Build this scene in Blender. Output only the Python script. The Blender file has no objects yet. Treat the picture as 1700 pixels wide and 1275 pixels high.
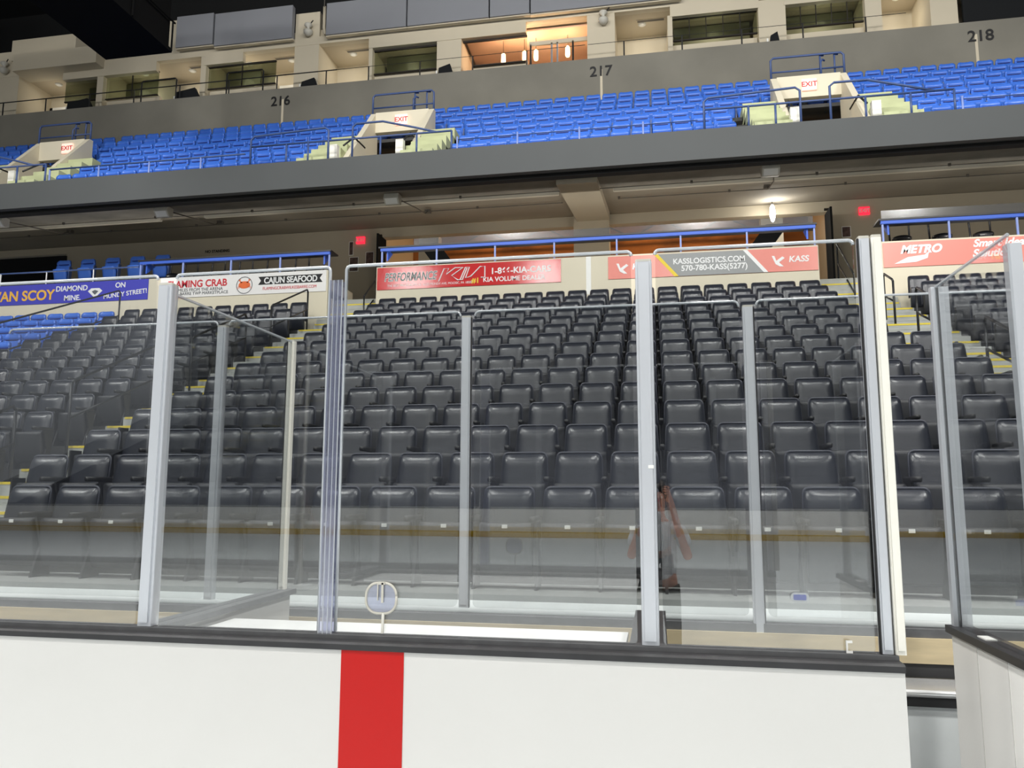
import bpy, bmesh, math, random
from mathutils import Vector, Matrix
random.seed(7)
C = bpy.context.scene.collection
sc = bpy.context.scene
R = math.radians

# ------------------------------------------------------------------ camera
F_PX, YAW, PITCH, ROLL, CAM_H = 1300.0, R(10.49), R(7.638), R(0.15), 1.83
cy, sy, cp, sp = math.cos(YAW), math.sin(YAW), math.cos(PITCH), math.sin(PITCH)
fwd = Vector((-sy*cp, cy*cp, sp)); rgt = Vector((cy, sy, 0)); upv = rgt.cross(fwd)
rgt2 = math.cos(ROLL)*rgt + math.sin(ROLL)*upv
up2 = -math.sin(ROLL)*rgt + math.cos(ROLL)*upv
cam_d = bpy.data.cameras.new('camera'); cam_d.sensor_width = 36.0
cam_d.lens = 36.0*F_PX/1700.0; cam_d.clip_start = 0.02; cam_d.clip_end = 300
cam = bpy.data.objects.new('camera', cam_d); C.objects.link(cam)
M = Matrix((rgt2, up2, -fwd)).transposed().to_4x4(); M.translation = Vector((0, 0, CAM_H))
cam.matrix_world = M
sc.camera = cam

# ------------------------------------------------------------------ world, exposure
w = bpy.data.worlds.new('arena_air'); sc.world = w; w.use_nodes = True
bg = w.node_tree.nodes['Background']
bg.inputs[0].default_value = (0.80, 0.84, 0.90, 1); bg.inputs[1].default_value = 0.24
sc.view_settings.view_transform = 'Standard'; sc.view_settings.look = 'None'
sc.view_settings.exposure = -0.25; sc.view_settings.gamma = 1.0
sc.view_settings.use_curve_mapping = False
sc.cycles.transparent_max_bounces = 40
sc.cycles.max_bounces = 8
sc.cycles.caustics_reflective = False
sc.cycles.caustics_refractive = False

# arena floods: (x, y, z, watts); the fixtures round them are built further down
FLOODS = [(x, y, 19.5, p) for y, p in ((-25.6, 1000), (-9.0, 1350), (4.0, 2100)) for x in (-20.4, -8.8, 2.8, 14.4)]
AIM = Vector((0, 8.0, 3.0))

# ------------------------------------------------------------------ helpers
def lin(c):
    c /= 255.0
    return c/12.92 if c <= 0.04045 else ((c+0.055)/1.055)**2.4
def S(r, g, b): return (lin(r), lin(g), lin(b), 1)
MATS = {}
def mat(name, col, rough=0.6, metal=0.0, spec=0.5, noise=0, namp=0.12, bump=0, bscale=60, emit=None, estr=0, coat=0, scl=(1, 1, 1)):
    m = bpy.data.materials.new(name); m.use_nodes = True
    nt = m.node_tree; b = nt.nodes['Principled BSDF']
    b.inputs['Base Color'].default_value = col; b.inputs['Roughness'].default_value = rough
    b.inputs['Metallic'].default_value = metal; b.inputs['Specular IOR Level'].default_value = spec
    b.inputs['Coat Weight'].default_value = coat
    if noise or bump:
        tc = nt.nodes.new('ShaderNodeTexCoord'); mp = nt.nodes.new('ShaderNodeMapping')
        mp.inputs['Scale'].default_value = scl
        nt.links.new(tc.outputs['Object'], mp.inputs[0])
    if noise:
        n = nt.nodes.new('ShaderNodeTexNoise'); n.inputs['Scale'].default_value = noise; n.inputs['Detail'].default_value = 5
        nt.links.new(mp.outputs[0], n.inputs['Vector'])
        r = nt.nodes.new('ShaderNodeValToRGB')
        r.color_ramp.elements[0].position = 0.3; r.color_ramp.elements[1].position = 0.7
        r.color_ramp.elements[0].color = tuple(c*(1-namp) for c in col[:3])+(1,)
        r.color_ramp.elements[1].color = tuple(min(1, c*(1+namp)) for c in col[:3])+(1,)
        nt.links.new(n.outputs[0], r.inputs[0]); nt.links.new(r.outputs[0], b.inputs['Base Color'])
    if bump:
        n2 = nt.nodes.new('ShaderNodeTexNoise'); n2.inputs['Scale'].default_value = bscale; n2.inputs['Detail'].default_value = 3
        nt.links.new(mp.outputs[0], n2.inputs['Vector'])
        bp = nt.nodes.new('ShaderNodeBump'); bp.inputs['Strength'].default_value = bump; bp.inputs['Distance'].default_value = 0.01
        nt.links.new(n2.outputs[0], bp.inputs['Height']); nt.links.new(bp.outputs[0], b.inputs['Normal'])
    if emit:
        b.inputs['Emission Color'].default_value = emit; b.inputs['Emission Strength'].default_value = estr
    MATS[name] = m
    return m
def glass_mat(name, tint, refl=1.0, rough=0.0, ior=1.5, haze=0.0, hazecol=(0.8, 0.84, 0.88, 1)):
    m = bpy.data.materials.new(name); m.use_nodes = True; nt = m.node_tree
    nt.nodes.clear()
    out = nt.nodes.new('ShaderNodeOutputMaterial'); tr = nt.nodes.new('ShaderNodeBsdfTransparent')
    gl = nt.nodes.new('ShaderNodeBsdfGlossy'); fr = nt.nodes.new('ShaderNodeLayerWeight'); mx = nt.nodes.new('ShaderNodeMixShader')
    tr.inputs[0].default_value = tint; gl.inputs['Roughness'].default_value = rough; fr.inputs['Blend'].default_value = 0.5
    mu = nt.nodes.new('ShaderNodeMath'); mu.operation = 'MULTIPLY'; mu.inputs[1].default_value = refl
    pw = nt.nodes.new('ShaderNodeMath'); pw.operation = 'POWER'; pw.inputs[1].default_value = 5
    ma = nt.nodes.new('ShaderNodeMath'); ma.operation = 'MULTIPLY_ADD'; ma.inputs[1].default_value = 0.4; ma.inputs[2].default_value = 0.14
    nt.links.new(fr.outputs['Facing'], pw.inputs[0]); nt.links.new(pw.outputs[0], ma.inputs[0])
    nt.links.new(ma.outputs[0], mu.inputs[0]); nt.links.new(mu.outputs[0], mx.inputs[0])
    base = tr.outputs[0]
    if haze:
        df = nt.nodes.new('ShaderNodeBsdfDiffuse'); df.inputs[0].default_value = hazecol
        m2 = nt.nodes.new('ShaderNodeMixShader'); m2.inputs[0].default_value = haze
        nt.links.new(tr.outputs[0], m2.inputs[1]); nt.links.new(df.outputs[0], m2.inputs[2]); base = m2.outputs[0]
    nt.links.new(base, mx.inputs[1]); nt.links.new(gl.outputs[0], mx.inputs[2]); nt.links.new(mx.outputs[0], out.inputs[0])
    MATS[name] = m
    return m

class MB:
    def __init__(s): s.v = []; s.f = []
    def quad(s, a, b, c, d): s.poly([a, b, c, d])
    def poly(s, pts):
        n = len(s.v); s.v += [tuple(p) for p in pts]; s.f.append(tuple(range(n, n+len(pts))))
    def box(s, x0, x1, y0, y1, z0, z1):
        n = len(s.v)
        s.v += [(x, y, z) for z in (z0, z1) for y in (y0, y1) for x in (x0, x1)]
        for f in ((0, 2, 3, 1), (4, 5, 7, 6), (0, 1, 5, 4), (2, 6, 7, 3), (0, 4, 6, 2), (1, 3, 7, 5)):
            s.f.append(tuple(n+i for i in f))
    def prism(s, pts, axis, a, b):
        """extrude a 2-D outline along axis ('x': pts are y,z; 'y': pts are x,z; 'z': pts are x,y)"""
        def P(p, t):
            return {'x': (t, p[0], p[1]), 'y': (p[0], t, p[1]), 'z': (p[0], p[1], t)}[axis]
        n = len(s.v); k = len(pts)
        s.v += [P(p, a) for p in pts] + [P(p, b) for p in pts]
        s.f.append(tuple(range(n, n+k))); s.f.append(tuple(range(n+2*k-1, n+k-1, -1)))
        for i in range(k):
            j = (i+1) % k; s.f.append((n+i, n+k+i, n+k+j, n+j))
    def tube(s, pts, r, n=8):
        pts = [Vector(p) for p in pts]; base = len(s.v); prev = None
        for i, p in enumerate(pts):
            t = (pts[min(i+1, len(pts)-1)] - pts[max(i-1, 0)]).normalized()
            a = prev if prev is not None else (Vector((0, 0, 1)) if abs(t.z) < 0.9 else Vector((1, 0, 0)))
            u = (a - t*a.dot(t)).normalized(); prev = u; v = t.cross(u)
            for k in range(n):
                an = 2*math.pi*k/n
                s.v.append(tuple(p + r*(math.cos(an)*u + math.sin(an)*v)))
        for i in range(len(pts)-1):
            for k in range(n):
                k2 = (k+1) % n
                s.f.append((base+i*n+k, base+i*n+k2, base+(i+1)*n+k2, base+(i+1)*n+k))
        s.f.append(tuple(base+k for k in range(n-1, -1, -1)))
        e = base+(len(pts)-1)*n; s.f.append(tuple(e+k for k in range(n)))
    def lathe(s, prof, cx, cy_, n=20):
        base = len(s.v)
        for r, z in prof:
            for k in range(n):
                a = 2*math.pi*k/n; s.v.append((cx+r*math.cos(a), cy_+r*math.sin(a), z))
        for i in range(len(prof)-1):
            for k in range(n):
                k2 = (k+1) % n
                s.f.append((base+i*n+k, base+i*n+k2, base+(i+1)*n+k2, base+(i+1)*n+k))
        s.f.append(tuple(base+k for k in range(n-1, -1, -1)))
        e = base+(len(prof)-1)*n; s.f.append(tuple(e+k for k in range(n)))
    def loft(s, rings, cap=True):
        n = len(rings[0]); base = len(s.v)
        for r in rings: s.v += [tuple(p) for p in r]
        for i in range(len(rings)-1):
            for k in range(n):
                k2 = (k+1) % n
                s.f.append((base+i*n+k, base+i*n+k2, base+(i+1)*n+k2, base+(i+1)*n+k))
        if cap:
            s.f.append(tuple(base+k for k in range(n-1, -1, -1)))
            e = base+(len(rings)-1)*n; s.f.append(tuple(e+k for k in range(n)))
    def mesh(s, name, m, smooth=False, bevel=0, mats=None):
        me = bpy.data.meshes.new(name); me.from_pydata(s.v, [], s.f); me.validate()
        bm = bmesh.new(); bm.from_mesh(me)
        bmesh.ops.recalc_face_normals(bm, faces=bm.faces)
        if bevel:
            bmesh.ops.bevel(bm, geom=[e for e in bm.edges], offset=bevel, segments=2, affect='EDGES', profile=0.6)
        for f in bm.faces: f.smooth = smooth
        bm.to_mesh(me); bm.free()
        me.materials.append(MATS[m] if isinstance(m, str) else m)
        return me
    def build(s, name, m, parent=None, smooth=False, bevel=0):
        return link(name, s.mesh(name, m, smooth, bevel), parent)
def link(name, me, parent=None):
    o = bpy.data.objects.new(name, me); C.objects.link(o)
    if parent: o.parent = parent
    return o
def tag(o, label=None, cat=None, group=None, kind=None):
    if label: o['label'] = label
    if cat: o['category'] = cat
    if group: o['group'] = group
    if kind: o['kind'] = kind
    return o
def thing(name, label, cat, loc=(0, 0, 0), group=None):
    o = bpy.data.objects.new(name, None); o.empty_display_size = 0.1; C.objects.link(o)
    o.location = loc
    return tag(o, label, cat, group)
def struct(name, mb, m, label, parent=None, smooth=False, bevel=0):
    return tag(mb.build(name, m, parent, smooth, bevel), label, 'structure', kind='structure')
def copy_tree(o, parent=None):
    c = o.copy(); C.objects.link(c)
    if parent: c.parent = parent
    for ch in o.children: copy_tree(ch, c)
    return c
def text(name, body, x, y, z, size, m, parent, sx=1.0, shear=0.0, align='CENTER', ext=0.004, bold=0.0, rot=0.0):
    cu = bpy.data.curves.new(name, 'FONT'); cu.body = body; cu.size = size; cu.extrude = ext
    cu.align_x = align; cu.align_y = 'CENTER'; cu.shear = shear; cu.offset = bold
    cu.materials.append(MATS[m]); tmp = bpy.data.objects.new(name, cu)
    me = bpy.data.meshes.new_from_object(tmp); bpy.data.objects.remove(tmp)
    o = bpy.data.objects.new(name, me); C.objects.link(o)
    o.parent = parent
    o.location = (x, y, z); o.rotation_euler = (math.pi/2, rot, 0); o.scale = (sx, 1, 1)
    return o
def rounded(w, h, r, n=5):
    """outline of a rounded rectangle centred on 0,0"""
    pts = []
    for cx_, cz_, a0 in ((w/2-r, h/2-r, 0), (-w/2+r, h/2-r, 90), (-w/2+r, -h/2+r, 180), (w/2-r, -h/2+r, 270)):
        for k in range(n+1):
            a = R(a0+90*k/n); pts.append((cx_+r*math.cos(a), cz_+r*math.sin(a)))
    return pts
ORD = ('zeroth first second third fourth fifth sixth seventh eighth ninth tenth eleventh twelfth thirteenth fourteenth fifteenth sixteenth '
       'seventeenth eighteenth nineteenth twentieth').split()
ORD += ['twenty-'+o for o in ORD[1:10]] + ['thirtieth'] + ['thirty-'+o for o in ORD[1:10]]
def proj(p):
    d = Vector(p)-Vector((0, 0, CAM_H)); z = d.dot(fwd)
    return (850+F_PX*d.dot(rgt2)/z, 637.5-F_PX*d.dot(up2)/z) if z > 0.1 else (-9e9, 0)
def in_view(p, mx=25, my=25):
    x, y = proj(p); return -mx < x < 1700+mx and -my < y < 1275+my

# ------------------------------------------------------------------ materials
mat('board_white', (0.66, 0.653, 0.63, 1), 0.35, noise=1.5, namp=0.015)
mat('board_white_lit', S(245, 244, 240), 0.4)  # lighter copy of the board white, stronger light put into the colour
mat('red_paint', S(188, 20, 16), 0.4, spec=0.3)
mat('black_cap', S(44, 44, 46), 0.42, noise=8, namp=0.2)
mat('cap_grey', S(95, 96, 98), 0.5, noise=10, namp=0.15)
mat('ice', (0.72, 0.76, 0.78, 1), 0.35, noise=0.6, namp=0.05)
mat('yellow_kick', S(225, 185, 40), 0.5)
mat('post_alu', S(212, 216, 222), 0.4, metal=0.45, noise=3, namp=0.06, scl=(1, 1, 0.15))
mat('post_white', S(238, 236, 226), 0.45)
mat('gasket', S(25, 25, 27), 0.6)
mat('white_counter', (0.95, 0.95, 0.94, 1), 0.3)
mat('ledge_white', S(225, 230, 230), 0.35, noise=4, namp=0.05)
mat('floor_grey', S(140, 142, 140), 0.7, noise=2, namp=0.12)
mat('dark_rubber', S(62, 62, 63), 0.8)
mat('plywood', S(205, 188, 152), 0.6, noise=3, namp=0.12, scl=(1, 1, 6))
mat('bench_alu', S(225, 226, 226), 0.25, metal=0.7)
mat('concrete_dark', S(66, 66, 66), 0.85, noise=1.2, namp=0.12)
mat('far_stand', S(112, 116, 128), 0.8, noise=0.8, namp=0.2)
mat('step_grey', S(178, 180, 176), 0.8, noise=2.5, namp=0.12)
mat('nosing_yellow', S(228, 205, 70), 0.6)
mat('cream_wall', S(222, 214, 192), 0.75, noise=1.0, namp=0.03)
mat('fascia_grey', S(73, 76, 77), 0.7, noise=0.4, namp=0.06)
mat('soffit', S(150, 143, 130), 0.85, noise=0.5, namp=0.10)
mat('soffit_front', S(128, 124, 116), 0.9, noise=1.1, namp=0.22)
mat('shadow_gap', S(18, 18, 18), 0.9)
mat('tan_wall', S(188, 178, 158), 0.8, noise=0.7, namp=0.03)
mat('parapet', S(127, 124, 114), 0.85, noise=0.45, namp=0.14)
mat('suite_cream', S(206, 196, 174), 0.8, noise=0.8, namp=0.03)
mat('suite_soffit', S(190, 178, 156), 0.85)
mat('panel_grey', S(138, 140, 146), 0.8, noise=0.35, namp=0.06)
mat('brown_door', S(96, 66, 54), 0.6)
mat('roof_black', S(26, 27, 28), 0.9)
mat('rig_black', S(22, 22, 22), 0.9, spec=0.05)
mat('rail_blue', S(52, 92, 190), 0.4, metal=0.1)
mat('rail_blue_light', S(130, 148, 205), 0.4)
mat('rail_slate', S(62, 82, 128), 0.45)
mat('rail_dark', S(44, 45, 47), 0.4, metal=0.3)
mat('rail_alu', S(205, 205, 205), 0.3, metal=0.8)
mat('counter_black', S(30, 30, 34), 0.35)
mat('seat_black', S(37, 40, 49), 0.33, spec=0.75, bump=0.12, bscale=90)
mat('seat_cushion', S(46, 47, 51), 0.5, bump=0.1, bscale=90)
mat('seat_shell', S(74, 76, 86), 0.34)
mat('seat_arm', S(20, 20, 22), 0.5)
mat('plate_white', S(240, 240, 236), 0.4)
mat('seat_blue', (0.05, 0.165, 0.66, 1), 0.36, spec=0.6)
mat('seat_blue_shade', S(20, 40, 120), 0.5)  # darker blue for painted shade below the rolled lip
mat('exit_red', S(255, 40, 60), 0.5, emit=(1, 0.03, 0.07, 1), estr=1.3)
mat('exit_pale', S(255, 220, 205), 0.5, emit=(1, 0.55, 0.45, 1), estr=0.9)
mat('white_letter', S(245, 245, 245), 0.45)
mat('black_letter', S(24, 24, 26), 0.6)
mat('banner_blue', S(62, 62, 190), 0.3)
mat('banner_white', S(240, 238, 236), 0.32)
mat('banner_red', S(205, 50, 52), 0.11)
mat('banner_salmon_glare', S(240, 150, 138), 0.2)  # paler tone, glare put into the colour
mat('banner_grey', S(150, 152, 152), 0.3)
mat('letter_yellow', S(250, 190, 60), 0.5)
mat('letter_gold', S(245, 215, 60), 0.5)
mat('letter_red', S(205, 40, 55), 0.5)
mat('crab_orange', S(235, 110, 50), 0.5)
mat('letter_grey', S(88, 92, 96), 0.5)
mat('bar_wall', S(150, 96, 50), 0.8, noise=0.8, namp=0.35)
mat('bar_dark', S(38, 33, 30), 0.8)
mat('wood_bar', S(190, 125, 55), 0.5, noise=2, namp=0.2)
mat('warm_bulb', (1, 0.8, 0.5, 1), 0.4, emit=(1, 0.72, 0.36, 1), estr=9)
mat('white_bulb', (1, 1, 1, 1), 0.4, emit=(1, 0.98, 0.92, 1), estr=12)
mat('added_uplight_lens', (1, 1, 1, 1), 0.4, emit=(1, 0.99, 0.96, 1), estr=25)  # glow for the lenses of the added uplights
mat('suite_warm', S(238, 200, 172), 0.8, noise=0.8, namp=0.05)
mat('suite_olive', S(128, 128, 108), 0.8)
mat('fixture_white', S(200, 197, 186), 0.5)
mat('strip_pale', S(190, 184, 170), 0.6)
mat('conduit', S(92, 88, 82), 0.5)
mat('poster_dark', S(90, 70, 66), 0.5, noise=9, namp=0.6)
mat('stair_green', S(186, 192, 150), 0.8, noise=2, namp=0.1)
mat('curtain_black', S(14, 17, 20), 0.95)
mat('skin', S(205, 150, 128), 0.5)
mat('shirt', S(205, 208, 212), 0.8)
mat('trousers', S(28, 28, 32), 0.8)
mat('hair', S(50, 38, 30), 0.7)
mat('phone_black', S(15, 15, 17), 0.3)
mat('sticker_blue', S(80, 95, 185), 0.4)
glass_mat('rink_glass', (0.965, 0.975, 0.975, 1), 1.0)
glass_mat('edge_glass', (0.75, 0.78, 0.82, 1), 1.4, 0.15, haze=0.55)
glass_mat('joint_glass', (0.80, 0.82, 0.92, 1), 1.5, 0.05, haze=0.12, hazecol=(0.75, 0.78, 0.95, 1))
glass_mat('acrylic', (0.6, 0.6, 0.6, 1), 0.6, 0.12, haze=0.06, hazecol=(0.8, 0.8, 0.8, 1))
glass_mat('suite_glass', (0.62, 0.66, 0.58, 1), 1.0, 0.02)
glass_mat('suite_glass_clear', (0.92, 0.9, 0.88, 1), 0.8, 0.02)

# ------------------------------------------------------------------ arena lights
for i, (x, y, z, p) in enumerate(FLOODS):
    t = thing('flood_light', 'arena flood light hung under the roof, %s of twelve above the ice' % ORD[i+1], 'light', (x, y, z), 'arena flood lights')
    d = (AIM-Vector((x, y, z))).normalized()
    q = d.to_track_quat('-Z', 'Y')
    a = MB(); a.lathe([(0.6, 0.36), (0.9, 0.30), (1.22, 0.03), (1.24, 0.0)], 0, 0, 20); h = a.build('housing', 'rig_black', t, smooth=True)
    h.rotation_euler = q.to_euler()
    a = MB(); a.tube([(0, 0, 0.3), (0, 0, 4.2)], 0.04); a.build('hanger', 'rig_black', t)
    ld = bpy.data.lights.new('flood_lamp', 'AREA'); ld.shape = 'DISK'; ld.size = 3.2 if y < -20 else 2.4; ld.energy = p; ld.color = (1.0, 0.985, 0.95)
    lo = bpy.data.objects.new('lamp', ld); C.objects.link(lo); lo.parent = t; lo.rotation_euler = q.to_euler()
    lo.location = d*0.02

# ------------------------------------------------------------------ setting: ice, roof, near boards
a = MB(); a.box(-32, 32, -22.4, 3.66, -0.1, 0.0)
struct('floor', a, 'ice', 'white rink ice in front of the boards')
a = MB(); a.box(-40, 40, -45, 34, 24.2, 24.5)
struct('ceiling', a, 'roof_black', 'black arena roof high above the suites')
a = MB(); a.box(-40, 40, 30.0, 30.3, 10, 24.2)
struct('wall_back', a, 'roof_black', 'black back wall of the arena above the suites')

def boards(name, x0, x1, label):
    t = thing(name, label, 'rink boards', ((x0+x1)/2, 3.72, 0))
    o = (x0+x1)/2
    a = MB(); a.box(x0-o, x1-o, -0.07, 0.05, 0, 1.07); a.build('panel', 'board_white', t)
    a = MB(); a.prism([(-0.085, 1.072), (-0.085, 1.098), (-0.07, 1.106), (0.08, 1.106), (0.08, 1.072)], 'x', x0-o, x1-o); a.build('cap_rail', 'black_cap', t)
    a = MB(); a.box(x0-o, x1-o, 0.0, 0.085, 1.106, 1.125); a.build('glass_channel', 'cap_grey', t)
    return t, o
tb, o_ = boards('dasher_boards', -7.0, 1.0, 'white dasher boards with black cap rail and red centre stripe')
a = MB(); a.box(-1.497-o_, -1.187-o_, -0.0735, -0.07, 0, 1.07); a.build('centre_stripe', 'red_paint', tb)

# glass panes
def pane(name, label, x0, x1, y, z0, z1, group, r=0.022, th=0.013, open_edges=(1, 1)):
    t = thing(name, label, 'glass', ((x0+x1)/2, y, z0), group)
    w_, h_ = x1-x0, z1-z0
    a = MB(); a.prism([(p[0], p[1]+h_/2) for p in rounded(w_-0.004, h_-0.002, r)], 'y', -th/2, th/2); a.build('sheet', 'rink_glass', t)
    e = [(-w_/2, -h_/2+0.01), (-w_/2, h_/2-r)] if open_edges[0] else [(-w_/2, h_/2-r)]
    e += [(-w_/2+r-r*math.cos(R(k*22.5)), h_/2-r+r*math.sin(R(k*22.5))) for k in range(1, 5)]
    e += [(w_/2-r+r*math.sin(R(k*22.5)), h_/2-r+r*math.cos(R(k*22.5))) for k in range(0, 5)]
    if open_edges[1]: e += [(w_/2, -h_/2+0.01)]
    a = MB(); a.tube([(p[0], 0, p[1]+h_/2) for p in e], 0.0085, 6); a.build('polished_edge', 'edge_glass', t, smooth=True)
    return t
GZ0, GZ1, GY = 1.125, 2.985, 3.76
g = 'clear panes on the near boards'
pane('glass_shield', 'clear glass pane on the near boards at the far left of frame', -4.46, -2.672, GY, GZ0, GZ1, g, open_edges=(0, 0))
pane('glass_shield', 'narrow clear glass pane between left white post and clear joint', -2.558, -1.668, GY, GZ0, GZ1, g, open_edges=(0, 1))
pane('glass_shield', 'clear glass pane above the red stripe with round speak hole', -1.578, -0.105, GY, GZ0, GZ1, g, open_edges=(1, 0))
pane('glass_shield', 'clear glass pane between middle white post and gate post', 0.008, 0.918, GY, GZ0, GZ1, g, open_edges=(0, 0))

def post(name, label, x, y, z0, z1, w_, d_, m='post_alu', group=None, seal=0):
    t = thing(name, label, 'post', (x, y, z0), group)
    h_ = z1-z0
    a = MB(); a.prism(rounded(w_, d_, 0.008, 3), 'z', 0, h_); a.build('upright', m, t)
    a = MB(); a.box(-w_*0.32, w_*0.32, -d_/2-0.012, -d_/2+0.001, 0.02, h_-0.01); a.build('face_strip', m, t)
    a = MB(); a.prism(rounded(w_*0.96, d_*1.02, 0.008, 3), 'z', h_, h_+0.012); a.build('end_cap', 'fixture_white', t)
    if seal:
        a = MB(); a.box(seal*w_/2, seal*(w_/2+0.006), -d_/2, -d_/2+0.018, 0, h_); a.build('seal', 'gasket', t)
    return t
post('glass_post', 'thick pale metal post on near boards, leftmost one', -2.612, 3.77, 1.127, 2.925, 0.08, 0.07, group='near glass posts')
p_ = post('glass_post', 'thick pale metal post on near boards in front of dark partition end', -0.047, 3.77, 1.127, 2.925, 0.08, 0.07, group='near glass posts')
a = MB(); a.box(0.005, 0.03, -0.05, -0.0465, 0.80, 0.815); a.build('sticker', 'plate_white', p_)
post('gate_post', 'silver post with black seal at right end of near boards', 0.962, 3.77, 1.127, 2.985, 0.05, 0.06, group='gate posts', seal=-1)
post('gate_post', 'cream white post right beside the silver gate post', 1.013, 3.765, 1.127, 2.985, 0.045, 0.07, 'post_white', group='gate posts')

# clear polycarbonate joint
t = thing('glass_joint', 'clear plastic joint strip standing between two panes left of red stripe', 'joint', (-1.623, 3.76, 1.125))
a = MB()
a.box(-0.034, 0.034, -0.028, -0.016, 0, 1.78); a.build('front_strip', 'joint_glass', t)
a = MB(); a.box(-0.034, 0.034, 0.016, 0.028, 0, 1.78); a.build('back_strip', 'joint_glass', t)
for dx in (-0.034, -0.012, 0.012, 0.034):
    a = MB(); a.tube([(dx, -0.025, 0.0), (dx, -0.025, 1.78)], 0.0035, 6); a.build('edge', 'edge_glass', t)

# speak hole cover
t = thing('speak_hole_cover', 'round white ring cover with stem on glass above red stripe', 'speak hole', (-1.34, 3.745, 1.30))
a = MB(); a.tube([(p[0], 0, p[1]) for p in rounded(0.155, 0.145, 0.06, 6)] + [(p[0], 0, p[1]) for p in rounded(0.155, 0.145, 0.06, 6)[:1]], 0.0065, 8); a.build('ring', 'fixture_white', t, smooth=True)
a = MB(); a.prism(rounded(0.145, 0.135, 0.055, 6), 'y', 0.0, 0.004); a.build('clear_disc', 'joint_glass', t)
a = MB(); a.box(0.004, 0.014, -0.012, -0.004, -0.02, 0.075); a.box(-0.018, -0.013, -0.01, -0.004, -0.01, 0.07); a.build('slide', 'fixture_white', t)
a = MB(); a.box(-0.015, 0.02, -0.012, -0.004, 0.066, 0.08); a.build('clip', 'fixture_white', t)
a = MB(); a.tube([(0.012, 0, -0.07), (0.010, 0, -0.165)], 0.0075, 8); a.build('stem', 'post_white', t)
t = thing('glass_clip', 'small white clip at the foot of the glass by gate post', 'clip', (0.81, 3.74, 1.135))
a = MB(); a.box(-0.02, -0.013, -0.01, 0.0, -0.008, 0.045); a.box(-0.013, 0.006, -0.01, 0, 0.035, 0.045); a.box(-0.013, 0.006, -0.01, 0, -0.008, 0.002); a.build('hook', 'plate_white', t)
t = thing('oval_sticker', 'small oval blue sticker on the rear glass', 'sticker', (0.90, 5.535, 1.13))
a = MB(); a.prism(rounded(0.115, 0.062, 0.030, 6), 'y', 0, 0.003); a.build('rim', 'edge_glass', t)
a = MB(); a.prism(rounded(0.08, 0.035, 0.006, 3), 'y', -0.002, 0.0); a.build('label', 'sticker_blue', t)

# ------------------------------------------------------------------ bench boxes behind the boards
a = MB(); a.box(-7.0, 3.2, 3.77, 5.56, -0.1, 0.02)
struct('floor_box', a, 'dark_rubber', 'dark rubber floor of the boxes behind the boards')
t = thing('rear_dasher', 'low rear wall of the boxes with grey top and plywood face', 'wall', (0, 5.56, 0))
t['kind'] = 'structure'
a = MB(); a.box(-7, 3.2, -0.04, 0.06, 0.90, 0.955); a.build('top_strip', 'cap_grey', t)
a = MB(); a.box(-7, 3.2, -0.05, 0.05, 0.745, 0.90); a.build('plywood_face', 'plywood', t)
a = MB(); a.box(-7, 3.2, -0.03, 0.05, 0.66, 0.745); a.build('dark_strip', 'dark_rubber', t)
a = MB(); a.box(-7, 3.2, -0.02, 0.05, 0.0, 0.66); a.build('lower_panel', 'fixture_white', t)
t = thing('bench', 'shiny metal bench plank seen through the open gate', 'bench', (1.4, 5.33, 0.0))
a = MB(); a.prism([(p[0], p[1]+0.64) for p in rounded(0.34, 0.045, 0.02, 4)], 'x', -1.3, 1.2); a.build('plank', 'bench_alu', t, smooth=False)
a = MB(); a.box(-1.3, 1.2, -0.15, 0.12, 0.565, 0.615); a.build('rail', 'gasket', t)  # black bar painted as the shade under the plank
for bx in (-1.1, -0.1, 0.9):
    a = MB(); a.box(bx-0.03, bx+0.03, -0.02, 0.04, 0.02, 0.58); a.build('leg', 'cap_grey', t)
a = MB(); a.box(-1.3, 1.2, -0.10, -0.07, 0.02, 0.56); a.build('kick_panel', 'ledge_white', t)

t = thing('counter', 'bright white counter top behind the near glass', 'counter', (-1.40, 4.2, 0))
a = MB(); a.box(-1.19, 1.22, -0.36, 0.39, 1.0, 1.035); a.build('worktop', 'white_counter', t, bevel=0.004)
a = MB(); a.box(-1.17, 1.20, 0.30, 0.33, 0.02, 1.0); a.build('front_panel', 'board_white', t)
for sx in (-1.13, 1.10):
    a = MB(); a.box(sx, sx+0.05, -0.3, 0.28, 0.02, 1.0); a.build('leg', 'cap_grey', t)

t = thing('box_partition', 'white partition with dark cap running back behind the left post', 'partition', (-2.69, 3.86, 0))
a = MB(); a.box(-0.04, 0.04, 0.0, 1.60, 0.02, 1.07); a.build('panel', 'board_white', t)
a = MB(); a.box(-0.075, 0.075, -0.01, 1.63, 1.07, 1.105); a.build('cap_rail', 'cap_grey', t)
t = thing('glass_shield', 'clear glass pane standing on the left partition, seen edge-on', 'glass', (-2.69, 3.90, 1.105))
a = MB(); a.box(-0.006, 0.006, 0.0, 1.50, 0, 1.82); a.build('sheet', 'rink_glass', t)
a = MB(); a.tube([(0, 0, 1.82), (0, 1.50, 1.82)], 0.009, 6); a.build('polished_edge', 'edge_glass', t)
t = post('glass_post', 'slim pale post with black seal on the end of left partition', -2.70, 5.44, 1.105, 2.93, 0.05, 0.05, 'post_white', seal=-1)
t = thing('box_partition', 'dark capped partition end behind the middle white post', 'partition', (-0.06, 3.86, 0))
a = MB(); a.box(-0.04, 0.04, 0.0, 1.02, 0.02, 1.07); a.build('panel', 'cap_grey', t)
a = MB(); a.box(-0.088, 0.088, -0.01, 1.05, 1.07, 1.11); a.build('cap_rail', 'black_cap', t)

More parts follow.
